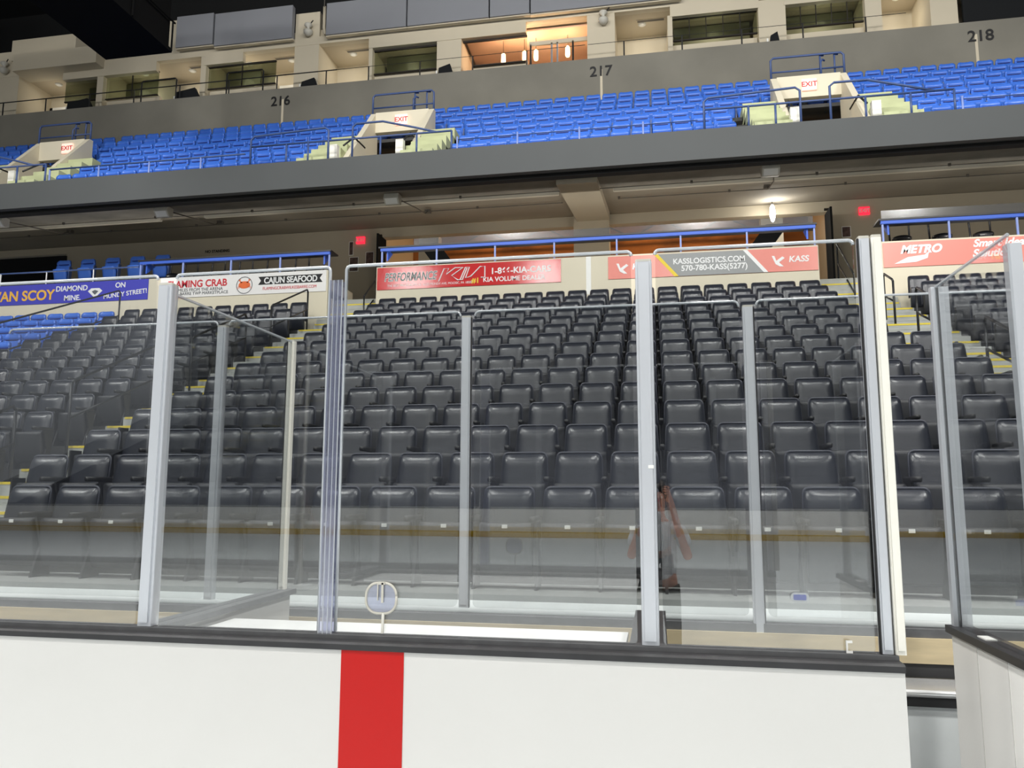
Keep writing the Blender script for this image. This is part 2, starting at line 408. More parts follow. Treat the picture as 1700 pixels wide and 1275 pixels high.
# open gate, swung inwards
t = thing('open_gate', 'open white gate with black cap rail at the right edge', 'gate', (1.57, 3.72, 0))
a = MB(); a.box(-0.03, 0.05, 0.0, 1.0, 0.04, 1.07); a.build('panel', 'board_white_lit', t)  # brighter white, the light on the gate put into its colour
a = MB(); a.box(-0.033, -0.03, 0.655, 0.66, 0.04, 1.07); a.build('panel_seam', 'board_white', t)
a = MB(); a.box(-0.033, -0.03, 0.30, 0.305, 0.04, 1.07); a.build('panel_seam', 'board_white', t)
a = MB(); a.box(-0.055, 0.075, -0.02, 1.02, 1.07, 1.108); a.build('cap_rail', 'black_cap', t)
a = MB(); a.box(-0.025, 0.025, 0.55, 0.66, 1.108, 1.114); a.build('label_sticker', 'plate_white', t)
a = MB(); a.box(-0.006, 0.006, 0.03, 0.96, 1.108, 2.97); a.build('glass_sheet', 'rink_glass', t)
a = MB(); a.tube([(0, 0.03, 2.97), (0, 0.96, 2.97)], 0.009, 6); a.build('polished_edge', 'edge_glass', t)
a = MB(); a.box(0.012, 0.065, 0.96, 1.0, 1.108, 2.97); a.build('edge_post', 'post_alu', t)
a = MB(); a.box(-0.028, 0.0, 0.96, 1.0, 1.108, 2.97); a.build('edge_post', 'post_alu', t)
a = MB(); a.box(0.0, 0.012, 0.962, 1.0, 1.108, 2.97); a.build('seal', 'gasket', t)
a = MB(); a.box(-0.005, 0.055, 0.03, 0.08, 1.108, 2.93); a.build('hinge_post', 'post_alu', t)

# rear glass line
g = 'rear glass panes in front of the seats'
RY = 5.56
for i, (x0, x1) in enumerate(((-5.30, -3.40), (-3.30, -1.42), (-1.31, 0.58), (0.70, 2.60))):
    pane('glass_shield', ['rear glass pane at the far left, in front of the seats', 'rear glass pane behind the left partition, in front of the seats',
         'rear glass pane behind the white counter, in front of the seats', 'rear glass pane behind the bench and open gate'][i], x0, x1, RY, 1.0, 3.14, g, r=0.035, open_edges=(0, 0))
for i, (x, l) in enumerate(((-3.35, 'slim pale post of the rear glass behind the left partition'), (-1.37, 'slim pale post of the rear glass behind the white counter'),
                            (0.64, 'slim pale post of the rear glass left of the gate posts'), (2.65, 'slim pale post of the rear glass beyond the open gate'))):
    post('rear_glass_post', l, x, 5.56, 1.0 if i != 2 else 0.62, 3.09, 0.072, 0.06, group='rear glass posts', seal=(0, 1, 1, 0)[i])

# ------------------------------------------------------------------ lower bowl: stepped stands
Y1, TR, RI = 6.73, 0.82, 0.3345
def rowY(n): return Y1+TR*(n-1)
def rowZ(n): return 1.0+RI*(n-1)
ZT = rowZ(15)
RL = 0.360
def rowZL(n): return ZT-RL*(15-n)
def stand_profile(zf, n0, back=18.70, y_first=5.62, base=0.0):
    pts = [(y_first, base), (y_first, zf(n0))]
    for n in range(n0+1, 16):
        y = rowY(n)-0.60
        pts += [(y, zf(n-1)), (y, zf(n))]
    pts += [(back, zf(15)), (back, base)]
    return pts
a = MB(); a.prism(stand_profile(rowZ, 1, y_first=6.2), 'x', -6.85, 3.90)
struct('floor_stand_middle', a, 'concrete_dark', 'stepped concrete under the middle block of black seats')
a = MB(); a.prism(stand_profile(rowZL, 3, y_first=7.4), 'x', -26.0, -8.62)
struct('floor_stand_left', a, 'concrete_dark', 'stepped concrete under the block left of the aisle stairs')
a = MB(); a.prism(stand_profile(rowZ, 1), 'x', 5.45, 14.0)
struct('floor_stand_right', a, 'concrete_dark', 'stepped concrete under the block right of the right aisle')
a = MB(); a.box(-7.2, 3.88, 5.63, 6.20, 0.80, 0.96)
struct('trim_1', a, 'ledge_white', 'white painted ledge in front of the first seat row')
a = MB(); a.box(-6.84, 3.89, 6.19, 7.0, 0.9, 1.006)
struct('floor_front_row', a, 'floor_grey', 'grey walkway in front of the first seat row')

def aisle(name, x0, x1, zf, n0, label):
    """two steps to a row; each step with its own yellow nosing as a part"""
    steps = []
    for n in range(n0, 16):
        dz = zf(n)-zf(n-1)
        steps.append((rowY(n)-0.60-0.41, zf(n)-dz/2)); steps.append((rowY(n)-0.60, zf(n)))
    y, z = steps[-1]
    for k in range(1, 8): steps.append((y+0.55+0.17*k, z+0.165*k))
    pts = [(steps[0][0], 0.0)]
    zprev = steps[0][1]-0.17
    pts.append((steps[0][0], zprev))
    for y, z in steps: pts += [(y, zprev), (y, z)]; zprev = z
    pts += [(20.6, zprev), (20.6, 0.0)]
    a = MB(); a.prism(pts, 'x', x0, x1); o = struct(name, a, 'step_grey', label)
    for i, (y, z) in enumerate(steps):
        b = MB(); b.box(x0+0.03, x1-0.03, y-0.004, y+0.055, z-0.03, z+0.004)
        b.build('nosing', 'nosing_yellow' if i < 2*(10-n0)+2 or i % 2 else 'step_grey', o)
    return o
aisle('floor_steps_left', -8.62, -6.85, rowZL, 3, 'grey aisle stairs with yellow step edges left of the middle block')
aisle('floor_steps_right', 3.90, 5.45, rowZ, 1, 'pale aisle stairs with yellow step edges right of the middle block')

# ------------------------------------------------------------------ black padded seats
def seat_back(w0, w1, z0, z1, lean, th, corner, nx=10, nz=9):
    """closed, slightly bulged pad, narrower at the top, rounded corners"""
    rings = []
    for j in range(nz+1):
        v = j/nz; z = z0+(z1-z0)*(1-(1-v)**1.5)
        hw = (w0+(w1-w0)*v)/2
        d = z1-z
        if d < corner: hw -= corner-math.sqrt(max(0, corner**2-(corner-d)**2))
        yb = lean*(z-z0)
        ring = []
        for i in range(nx+1):
            u = -1+2*i/nx
            roll = 1-0.95*max(0, (0.085-d)/0.085)**1.7
            ring.append((hw*u, yb-th*(0.35+0.65*(1-abs(u)**5))*roll*(0.6+0.4*min(1, v*6)), z))
        for i in range(nx, -1, -1):
            u = -1+2*i/nx
            ring.append((hw*u, yb+0.018, z))
        rings.append(ring)
    a = MB(); a.loft(rings); return a
SB = seat_back(0.462, 0.418, 0.34, 0.835, 0.17, 0.068, 0.035, 10, 12).mesh('backrest', 'seat_black', True)
def fr_pts():
    p = [(-0.238, 0.005, 0.33), (-0.212, 0.085, 0.79)]
    p += [(-0.212+0.045*(1-math.cos(R(k*30))), 0.087, 0.80+0.045*math.sin(R(k*30))) for k in range(1, 4)]
    return p + [(-x, y, z) for x, y, z in p[::-1]]
a = MB(); a.tube(fr_pts(), 0.012, 6); SF = a.mesh('shell_rim', 'seat_shell', True)
def cushion():
    a = MB(); rings = []
    for x in (-0.225, -0.215, -0.12, 0, 0.12, 0.215, 0.225):
        k = 1 if abs(x) < 0.22 else 0.72
        prof = [(-0.075, 0.13), (-0.05, 0.10), (-0.01, 0.12), (-0.02, 0.42), (-0.05, 0.535), (-0.085, 0.55), (-0.125, 0.54), (-0.135, 0.50), (-0.115, 0.30)]
        cy0, cz0 = -0.07, 0.33
        rings.append([(x, cy0+(y-cy0)*k, cz0+(z-cz0)*(0.97 if k < 1 else 1)) for y, z in prof])
    a.loft(rings); return a
SC = cushion().mesh('seat', 'seat_cushion', True)
a = MB(); a.box(-0.023, 0.023, -0.14, -0.134, 0.505, 0.535); SP = a.mesh('number_plate', 'plate_white')
a = MB(); a.prism([(-0.16, 0), (0.08, 0), (0.03, 0.30), (0.05, 0.56), (-0.14, 0.56), (-0.06, 0.30)], 'x', 0.252, 0.276); SL = a.mesh('leg', 'seat_arm')
a = MB(); a.prism(rounded(0.05, 0.05, 0.018, 4), 'y', -0.33, 0.03)
for i, v in enumerate(a.v): a.v[i] = (v[0]+0.264, v[1], v[2]+0.585)
SA = a.mesh('armrest', 'seat_arm', True)
a = MB(); a.prism([(-0.15, 0), (0.07, 0), (0.04, 0.60), (-0.14, 0.60)], 'x', -0.276, -0.255); SEND = a.mesh('end_panel', 'seat_arm')

def make_black(plate):
    t = thing('padded_seat', None, 'seat')
    for nm, me in (('backrest', SB), ('shell_rim', SF), ('seat', SC), ('leg', SL), ('armrest', SA)): link(nm, me, t)
    if plate: link('number_plate', SP, t)
    return t
spots = []   # x, y, z, label, group, end panel?
PITCH_X = 0.527
def block(xs, n, z, where, count_word, rowword, group):
    """seats of one row, named by their place among those in view"""
    vis = [x for x in xs if in_view((x, rowY(n), z+0.6))]
    for k, x in enumerate(vis):
        spots.append((x, rowY(n)-0.08, z, '%s %s seat in the %s, %s' % (ORD[k+1], count_word, rowword, where), group, x == xs[0]))
for n in range(1, 16):
    cnt = 20 if n >= 9 else 21
    xs = [-6.80+PITCH_X/2+PITCH_X*k for k in range(cnt)]
    block(xs, n, rowZ(n), 'middle block', 'black', '%s row up' % ORD[n], 'black padded seats of the middle block')
for n in range(4, 16):
    xs = [-8.64-PITCH_X/2-PITCH_X*k for k in range(10)]
    block(xs, n, rowZL(n), 'left block', 'black', '%s row from the top' % ORD[16-n], 'black padded seats left of the aisle stairs')
for n in range(3, 16):
    xs = [5.50+PITCH_X/2+PITCH_X*k for k in range(10)]
    block(xs, n, rowZ(n), 'block right of the right aisle', 'black', '%s row from the top' % ORD[16-n], 'black padded seats right of the right aisle')
def label_black(s):
    # "black padded seat, third row up in the middle block, fifth from its aisle end"
    return s
spots.sort(key=lambda s: (Vector((s[0], s[1], s[2]))-Vector((0, 0, CAM_H))).dot(fwd))
proto, proto_p = None, None
rest_black = []
for i, (x, y, z, lab, grp, end) in enumerate(spots):
    if i >= 300: rest_black.append((x, y, z)); continue
    front = y < rowY(1)+0.1
    if front:
        if proto_p is None: proto_p = o = make_black(True)
        else: o = copy_tree(proto_p)
    else:
        if proto is None: proto = o = make_black(False)
        else: o = copy_tree(proto)
    o.location = (x, y, z)
    k, rest = lab.split(' ', 1)
    body = rest.replace('black seat in the ', '')
    if 'middle block' in body: o['label'] = 'black padded seat, %s in middle block, %s from left in view' % (body.replace(', middle block', ''), k)
    elif 'left block' in body: o['label'] = 'black padded seat left of the aisle stairs, %s, %s from stairs' % (body.replace(', left block', '').replace('from the top', 'from top'), k)
    else: o['label'] = 'black padded seat right of right aisle, %s, %s from aisle' % (body.split(',')[0], k)
    o['group'] = grp
    if end and 'middle block' in lab: link('end_panel', SEND, o)
def merged(name, meshes, pts, label, cat, group, m):
    a = MB(); 
    for x, y, z in pts:
        for me in meshes:
            b = len(a.v)
            a.v += [(v.co.x+x, v.co.y+y, v.co.z+z) for v in me.vertices]
            a.f += [tuple(b+i for i in p.vertices) for p in me.polygons]
    o = a.build(name, m, smooth=True)
    return tag(o, label, cat, group, 'stuff')
if rest_black:
    merged('far_padded_seats', (SB, SF, SC), rest_black, 'farthest black padded seats in the top rows below the banner wall', 'seats', 'black padded seats, far rows', 'seat_black')

# ------------------------------------------------------------------ blue plastic seats
def blue_back():
    rings = []
    prof = [(0.36, 0.02, 0.225), (0.40, 0.012, 0.228), (0.56, 0.03, 0.228), (0.66, 0.05, 0.226), (0.675, 0.062, 0.226), (0.69, 0.062, 0.226), (0.705, 0.038, 0.224), (0.76, 0.045, 0.218), (0.80, 0.06, 0.200), (0.825, 0.075, 0.170), (0.835, 0.09, 0.13)]
    for z, y, hw in prof:
        n = 8
        ring = [(hw*(-1+2*i/n), y-0.02*abs(-1+2*i/n)**4-0.0, z) for i in range(n+1)]
        ring += [(hw*(-1+2*i/n), max(y, 0.05)+0.035+0.02*(z-0.36), z) for i in range(n, -1, -1)]
        rings.append(ring)
    a = MB(); a.loft(rings); return a
PB = blue_back().mesh('backrest', 'seat_blue', True)
a = MB(); a.box(-0.165, 0.165, 0.036, 0.06, 0.672, 0.692); PS = a.mesh('lip_shade', 'seat_blue_shade')  # dark strip painted as the shadow under the backrest's lip
def blue_pan():
    rings = []
    for z, y0, y1, hw in ((0.12, -0.05, -0.01, 0.17), (0.15, -0.07, -0.005, 0.205), (0.34, -0.10, -0.02, 0.215), (0.45, -0.14, -0.04, 0.212), (0.49, -0.165, -0.06, 0.20), (0.505, -0.16, -0.08, 0.17)):
        n = 6
        rings.append([(hw*(-1+2*i/n), y0+0.02*abs(-1+2*i/n)**3, z) for i in range(n+1)] + [(hw*(-1+2*i/n), y1, z) for i in range(n, -1, -1)])
    a = MB(); a.loft(rings); return a
PP_ = blue_pan().mesh('seat', 'seat_blue', True)
a = MB(); a.prism([(-0.05, 0), (0.05, 0), (0.09, 0.60), (-0.02, 0.60)], 'x', 0.235, 0.265); PL = a.mesh('leg', 'rail_slate')
def make_blue():
    t = thing('plastic_seat', None, 'seat')
    b = link('backrest', PB, t); link('lip_shade', PS, b); link('seat', PP_, t); link('leg', PL, t)
    return t
UY1, UT, UR, UZ = 18.50, 0.85, 0.615, 9.78
def uY(k): return UY1+UT*(k-1)
def uZ(k): return UZ+UR*(k-1)
PORTALS = (-18.75, -7.25, 4.25)
blue = []
P2 = 0.51
lo_ = [(-60, -18.75, 'left of leftmost stair portal'), (-18.75, -7.25, 'under the 216 sign'), (-7.25, 4.25, 'under the 217 sign'), (4.25, 60, 'under the 218 sign')]
for k in range(1, 8):
    for x0, x1, wh in lo_:
        xs = []
        g0 = 1.95 if k <= 3 else (1.32 if k == 4 else 0.0)
        lo2, hi2 = max(x0, -24.5)+g0, min(x1, 11.5)-g0
        cnt = int((hi2-lo2)/P2)
        off = (hi2-lo2-cnt*P2)/2
        xs = [lo2+off+P2*(i+0.5) for i in range(cnt)]
        vis = [x for x in xs if in_view((x, uY(k), uZ(k)+0.7), 12, 12)]
        for i, x in enumerate(vis):
            blue.append((x, uY(k)-0.06, uZ(k), 'blue plastic seat %s, %s upper deck row, %s from left' % (wh, ORD[k], ORD[i+1]), 'blue seats of the upper deck', (k, x)))
for n in range(10, 16):
    xs = [-14.15-0.52*(i+0.5) for i in range(14)]
    vis = [x for x in xs if in_view((x, rowY(n), rowZL(n)+0.7), 12, 12)]
    for i, x in enumerate(vis):
        blue.append((x, rowY(n)-0.06, rowZL(n), 'blue plastic seat below the blue banner, %s row from top, %s from the handrail' % (ORD[16-n], ORD[i+1]), 'blue seats beside the black left block', (n, x)))
blue.sort(key=lambda s: (Vector((s[0], s[1], s[2]))-Vector((0, 0, CAM_H))).dot(fwd))
bp, rest_blue = None, []
for i, (x, y, z, lab, grp, _) in enumerate(blue):
    if i >= 300: rest_blue.append((x, y, z)); continue
    if bp is None: bp = o = make_blue()
    else: o = copy_tree(bp)
    o.location = (x, y, z); o['label'] = lab; o['group'] = grp
if rest_blue:
    merged('far_plastic_seats', (PB, PP_), rest_blue, 'farthest blue plastic seats along the top of the upper deck', 'seats', 'blue seats, top rows', 'seat_blue')

# ------------------------------------------------------------------ handrails
def handrail(label, x, pts_top, pts_low, posts, r=0.022, m='rail_dark', group='handrails on the stairs'):
    """pts in (y, z); posts (y, z0, z1)"""
    y0, z0 = posts[0][0], posts[0][1]
    t = thing('handrail', label, 'handrail', (x, y0, z0), group)
    L = lambda p: (0, p[0]-y0, p[1]-z0)
    a = MB(); a.tube([L(p) for p in pts_top], r); a.build('top_rail', m, t, smooth=True)
    if pts_low:
        a = MB(); a.tube([L(p) for p in pts_low], r*0.85); a.build('lower_rail', m, t, smooth=True)
    for y, za, zb in posts:
        a = MB(); a.tube([L((y, za)), L((y, zb))], r); a.build('post', m, t, smooth=True)
    return t
sl = RL/TR
def aisle_rail(label, x, y0, y1, zf, s, h=0.93):
    f = lambda y: zf(1)+(y-(Y1-0.60))*s
    handrail(label, x, [(y0, f(y0)+h-0.05), (y0+0.05, f(y0)+h), (y1-0.05, f(y1)+h), (y1, f(y1)+h-0.05)],
             [(y0, f(y0)+0.45), (y1, f(y1)+0.45)], [(y0, f(y0)-0.12, f(y0)+h-0.04), (y1, f(y1)-0.12, f(y1)+h-0.04)])
zl = lambda n: rowZL(n)
aisle_rail('lowest long dark handrail on the left aisle stairs', -8.52, 10.13, 12.15, zl, sl, 1.02)
aisle_rail('dark handrail on the left aisle stairs, second from the bottom', -8.52, 13.1, 15.0, zl, sl, 0.95)
aisle_rail('dark handrail on the left aisle stairs, uppermost beside top rows', -8.52, 16.07, 17.9, zl, sl, 0.95)
aisle_rail('dark handrail at the very bottom of the left aisle stairs', -8.52, 7.9, 9.15, zl, sl, 0.95)
aisle_rail('dark handrail between black left block and blue seats below banner', -14.0, 13.4, 18.15, zl, sl, 1.12)
sr = RI/TR
aisle_rail('lower dark handrail on the right aisle stairs', 4.6, 11.0, 11.9, rowZ, sr, 0.9)
aisle_rail('middle dark handrail on the right aisle stairs', 4.6, 14.0, 14.7, rowZ, sr, 0.9)
aisle_rail('upper dark handrail on the right aisle stairs', 4.6, 16.0, 16.6, rowZ, sr, 0.9)
for lab, x, y0 in (('dark stair rail at the gap in the banner wall, left aisle', -7.35, 18.7), ('dark stair rail at the gap in the banner wall, right aisle', 4.55, 18.7)):
    handrail(lab, x, [(y0, 6.75), (y0+0.06, 6.8), (y0+1.5, 7.95)], [(y0, 6.3), (y0+1.5, 7.45)], [(y0, 5.9, 6.75), (y0+1.5, 7.0, 7.95)])

# ------------------------------------------------------------------ banner wall, drink rails
CZ = 7.0
WALLS = (('wall_banner_left', -28.0, -8.36, 'cream wall with blue and white banners above the left block'),
         ('wall_banner_middle', -7.03, 3.80, 'cream wall with red banners above the middle block'),
         ('wall_banner_right', 5.15, 14.0, 'cream wall with salmon banner above the right block'))
for nm, x0, x1, lab in WALLS:
    a = MB(); a.box(x0, x1, 18.70, 18.95, 5.3, 7.50)
    for xe in (x0, x1):
        if -20 < xe < 10: a.box(xe if xe == x0 else xe-0.2, xe+0.2 if xe == x0 else xe, 18.95, 20.4, 5.3, 7.30)
    struct(nm, a, 'cream_wall', lab)
a = MB(); a.box(-1.62, -1.50, 18.694, 18.70, 6.55, 7.50)
struct('trim_2', a, 'plate_white', 'pale joint strip in the cream wall right of red banner')
a = MB(); a.box(-28, 14, 20.35, 28.0, 6.8, 7.0)
for x0, x1 in ((-28, -8.36), (-7.03, 3.80), (5.15, 14)): a.box(x0, x1, 18.95, 20.35, 6.8, 7.0)
struct('floor_concourse', a, 'step_grey', 'concourse floor behind the banner wall')

def drink_rail(label, x0, x1, posts, acrylic, tail):
    t = thing('drink_rail', label, 'rail', (x0, 18.82, 7.5), 'drink rails on the banner wall')
    a = MB(); a.box(0, x1-x0, -0.035, 0.035, 0.45, 0.53); a.build('blue_bar', 'rail_blue', t)
    a = MB(); a.box(-0.05, x1-x0+0.03, -0.05, 0.45, 0.53, 0.57); a.build('counter_top', 'counter_black', t)
    for px in posts:
        a = MB(); a.box(px-x0-0.02, px-x0+0.02, -0.02, 0.02, 0, 0.46); a.build('post', 'rail_blue_light', t)
    for px in (x0+0.15, x1-0.2):
        a = MB(); a.prism([(0.03, 0.2), (0.40, 0.5), (0.03, 0.5)], 'x', px-x0, px-x0+0.04); a.build('bracket', 'rail_blue', t)
    if acrylic:
        a = MB(); a.box(0.02 if tail else 0.9, x1-x0-0.05, -0.03, -0.018, 0.57, 0.57+acrylic); a.build('clear_screen', 'acrylic', t)
    return t
drink_rail('blue drink rail with black counter above the white banner', -13.95, -8.37, (-13.93, -12.64, -11.21, -9.78, -8.39), 0.0, 0)
drink_rail('long blue drink rail with clear screen above the middle block', -6.97, 3.78, (-6.93, -5.46, -3.93, -2.42, -0.87, 0.67, 2.22, 3.75), 0.17, 0)
drink_rail('blue drink rail with shiny screen above the salmon banner', 5.22, 12.0, (5.26, 6.68, 8.1, 9.6, 11.0), 0.20, 1)
t = thing('guard_rail', 'thin slate blue guard rail above the blue banner', 'rail', (-22, 18.82, 7.5))
a = MB(); a.tube([(0, 0, 0.40), (8.0, 0, 0.40)], 0.022); a.build('top_rail', 'rail_slate', t)
for px in (0.6, 2.1, 3.6, 5.1, 6.6):
    a = MB(); a.tube([(px, 0, 0), (px, 0, 0.40)], 0.02); a.build('post', 'rail_alu', t)

# banners
BY = 18.69
def banner(label, x0, x1, z0, z1, m):
    t = thing('banner', label, 'banner', ((x0+x1)/2, BY, (z0+z1)/2), 'banners on the cream wall')
    a = MB(); a.box(-(x1-x0)/2, (x1-x0)/2, -0.006, 0.006, -(z1-z0)/2, (z1-z0)/2); a.build('sheet', m, t)
    cx, cz = (x0+x1)/2, (z0+z1)/2
    def tx(body, x, z, size, m2, **k):
        return text('lettering', body, x-cx, -0.008, z-cz, size, m2, t, **k)
    def poly(pts, m2, y=-0.009):
        b = MB(); b.prism([(p[0]-cx, p[1]-cz) for p in pts], 'y', y-0.003, y+0.002); return b.build('emblem', m2, t)
    return t, tx, poly
t, tx, poly = banner('blue banner with yellow and white lettering and diamond emblem', -20.6, -13.57, 6.93, 7.50, 'banner_blue')
tx('VAN SCOY', -16.48, 7.17, 0.40, 'letter_yellow', bold=0.010, align='RIGHT')
tx('DIAMOND', -15.94, 7.33, 0.21, 'white_letter', bold=0.004); tx('MINE.', -15.90, 7.06, 0.21, 'white_letter', bold=0.004)
tx('ON', -14.42, 7.36, 0.20, 'white_letter', bold=0.004); tx('MUNDY STREET!', -14.26, 7.11, 0.18, 'white_letter', bold=0.003, rot=-0.09)
poly([(-15.42, 7.23), (-15.32, 7.31), (-15.07, 7.31), (-14.97, 7.23), (-15.195, 7.03)], 'white_letter')
poly([(-15.30, 7.22), (-15.195, 7.26), (-15.09, 7.22), (-15.195, 7.12)], 'letter_grey', -0.012)
t, tx, poly = banner('white banner with red lettering and round crab emblem', -13.20, -8.40, 6.93, 7.50, 'banner_white')
tx('FLAMING CRAB', -12.10, 7.29, 0.27, 'letter_red', bold=0.006, sx=0.93)
tx('MILES FROM THE ARENA', -12.0, 7.13, 0.12, 'letter_grey'); tx('WILKES-BARRE TWP MARKETPLACE', -12.1, 7.03, 0.115, 'letter_grey')
tx('CAJUN SEAFOOD', -9.40, 7.28, 0.225, 'white_letter', bold=0.006, sx=0.85)
poly([(-10.32, 7.40), (-8.50, 7.40), (-8.58, 7.29), (-8.50, 7.18), (-10.32, 7.18), (-10.24, 7.29)], 'black_letter', -0.005)
tx('FLAMINGCRABWILKESBARRE.COM', -9.42, 7.07, 0.115, 'letter_red', sx=0.85)
def ring(cx, cz, r0, r1, y, m2, n=28):
    b = MB()
    for k in range(n):
        a0, a1 = 2*math.pi*k/n, 2*math.pi*(k+1)/n
        p = [(cx+r*math.cos(q), y, cz+r*math.sin(q)) for r, q in ((r0, a0), (r1, a0), (r1, a1), (r0, a1))]; b.quad(*p)
    return b.build('emblem_ring', m2, t)
ring(-10.715+10.8, 7.19-7.215, 0.215, 0.235, -0.0095, 'letter_grey')
poly([(-10.715+0.17*math.cos(R(q))*(1.0), 7.20+0.10*math.sin(R(q))) for q in range(0, 360, 20)], 'crab_orange')
for s in (-1, 1):
    poly([(-10.715+s*0.10, 7.25), (-10.715+s*0.17, 7.33), (-10.715+s*0.11, 7.36), (-10.715+s*0.12, 7.31), (-10.715+s*0.05, 7.27)], 'crab_orange')
    for q in (0, 1, 2):
        poly([(-10.715+s*(0.10+0.03*q), 7.17), (-10.715+s*(0.16+0.03*q), 7.09-0.01*q), (-10.715+s*(0.12+0.03*q), 7.16)], 'crab_orange')
t, tx, poly = banner('red banner with bold white car dealer lettering', -7.00, -2.24, 6.89, 7.47, 'banner_red')
tx('PERFORMANCE', -6.12, 7.20, 0.30, 'white_letter', bold=0.012, sx=0.66, shear=0.25)
tx('PERFORMANCE', -6.12, 7.20, 0.30, 'black_letter', bold=-0.003, sx=0.66, shear=0.25, ext=0.008)
tx('THE BEST PRICES ALWAYS - 6325 MUNDY AVE, MOOSIC, PA 18507', -5.6, 6.985, 0.085, 'white_letter', sx=0.9)
tx('1-866-KIA-CARS', -3.25, 7.24, 0.22, 'white_letter', bold=0.005)
tx('#1', -4.40, 7.02, 0.19, 'letter_gold', bold=0.004); tx('KIA VOLUME DEALER', -3.42, 7.03, 0.165, 'white_letter', bold=0.003)
def stroke(pts, wd, m2):
    b = MB(); b.tube([(p[0]+4.62, -0.012, p[1]-7.18) for p in pts], wd, 6); b.build('emblem', m2, t)
stroke([(-5.36, 7.04), (-5.22, 7.37), (-5.10, 7.37), (-5.16, 7.22), (-4.93, 7.38), (-4.72, 7.38), (-5.02, 7.18), (-4.86, 7.06), (-4.74, 7.06), (-4.62, 7.36)], 0.016, 'white_letter')
stroke([(-4.80, 7.06), (-4.66, 7.38), (-4.56, 7.38), (-4.66, 7.10), (-4.52, 7.14), (-4.28, 7.38), (-4.16, 7.38), (-4.16, 7.10), (-4.26, 7.10)], 0.016, 'white_letter')
t, tx, poly = banner('salmon and grey logistics banner with yellow slash', -1.08, 3.78, 6.90, 7.46, 'banner_salmon_glare')
poly([(0.10, 7.46), (2.14, 7.46), (2.58, 6.90), (0.58, 6.90)], 'banner_grey', -0.007)
poly([(0.02, 7.46), (0.12, 7.46), (0.60, 6.90), (0.50, 6.90)], 'letter_gold', -0.009)
poly([(2.10, 7.46), (2.20, 7.46), (2.66, 6.90), (2.56, 6.90)], 'white_letter', -0.009)
tx('KASSLOGISTICS.COM', 1.31, 7.255, 0.185, 'white_letter', bold=0.004, sx=0.95)
tx('570-780-KASS(5277)', 1.43, 7.08, 0.19, 'white_letter', bold=0.004, sx=0.95)
for kx in (-0.70, 2.93):
    tx('KASS', kx+0.42, 7.18, 0.20, 'white_letter', bold=0.005, shear=0.15)
    poly([(kx-0.18, 7.28), (kx-0.12, 7.28), (kx-0.08, 7.16), (kx+0.06, 7.26), (kx+0.11, 7.22), (kx-0.02, 7.12), (kx+0.08, 7.02), (kx, 7.02), (kx-0.10, 7.08)], 'white_letter')
t, tx, poly = banner('salmon banner with slanted white lettering and swoosh', 5.20, 12.0, 6.88, 7.46, 'banner_salmon_glare')
tx('METRO', 6.0, 7.27, 0.26, 'white_letter', bold=0.012, shear=0.3)
poly([(5.42, 6.95), (5.72, 7.10), (6.08, 7.14), (6.18, 7.22), (6.14, 7.06), (5.90, 6.98)], 'white_letter')
tx('Smart Idea', 7.62, 7.34, 0.24, 'white_letter', bold=0.008, shear=0.3); tx('Solutions', 7.52, 7.11, 0.24, 'white_letter', bold=0.008, shear=0.3)

# ------------------------------------------------------------------ concourse
SO0, SO1 = (17.72, 9.30), (24.0, 10.40)
def soffZ(y): return SO0[1]+(y-SO0[0])*(SO1[1]-SO0[1])/(SO1[0]-SO0[0])
a = MB(); a.box(-30, 14, 17.55, 17.75, 9.31, 10.03)
struct('trim_3', a, 'fascia_grey', 'grey fascia along the front edge of the upper deck')
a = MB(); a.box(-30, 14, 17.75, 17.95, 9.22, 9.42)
struct('trim_4', a, 'shadow_gap', 'dark strip painting the shade under the fascia of the upper deck')  # black box painted as the shadow line below the fascia
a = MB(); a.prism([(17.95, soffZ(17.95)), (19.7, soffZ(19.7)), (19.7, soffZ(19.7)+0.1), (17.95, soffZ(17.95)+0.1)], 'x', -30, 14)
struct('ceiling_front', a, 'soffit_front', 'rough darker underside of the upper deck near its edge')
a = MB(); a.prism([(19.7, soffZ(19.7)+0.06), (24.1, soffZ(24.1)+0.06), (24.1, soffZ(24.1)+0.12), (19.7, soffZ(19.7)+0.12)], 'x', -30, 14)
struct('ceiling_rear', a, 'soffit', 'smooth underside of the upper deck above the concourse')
for i, (x0, x1, lab) in enumerate(((-26, -14.3, 'long pale light strip under the deck, leftmost'), (-12.9, -2.45, 'long pale light strip under the deck, middle'), (-1.0, 12, 'long pale light strip under the deck, right of the column'))):
    t = thing('light_strip', lab, 'light', ((x0+x1)/2, 20.1, soffZ(20.1)), 'unlit light strips under the deck')
    h = (x1-x0)/2
    a = MB(); a.box(-h, h, -0.05, 0.05, -0.03, 0.045); a.build('housing', 'fixture_white', t)
    a = MB(); a.box(-h+0.02, h-0.02, -0.045, 0.045, -0.045, -0.03); a.build('diffuser', 'strip_pale', t)
# conduits
for i, (y, x0, x1) in enumerate(((19.4, -26, 12), (21.4, -26, -2.5), (21.3, -0.9, 12))):
    t = thing('conduit', ['thin conduit pipe along the front of the deck underside', 'thin conduit pipe behind light strips, left of the column', 'thin conduit pipe behind light strips, right of the column'][i], 'pipe', (x0, y, soffZ(y)+(0.0 if y > 20 else -0.09)))
    a = MB(); a.tube([(0, 0, 0), (x1-x0, 0, 0)], 0.014, 6); a.build('pipe', 'conduit', t)
    for q in range(0, int(x1-x0), 3):
        a = MB(); a.box(q-0.03, q+0.03, -0.02, 0.02, -0.02, 0.05); a.build('clip', 'conduit', t)
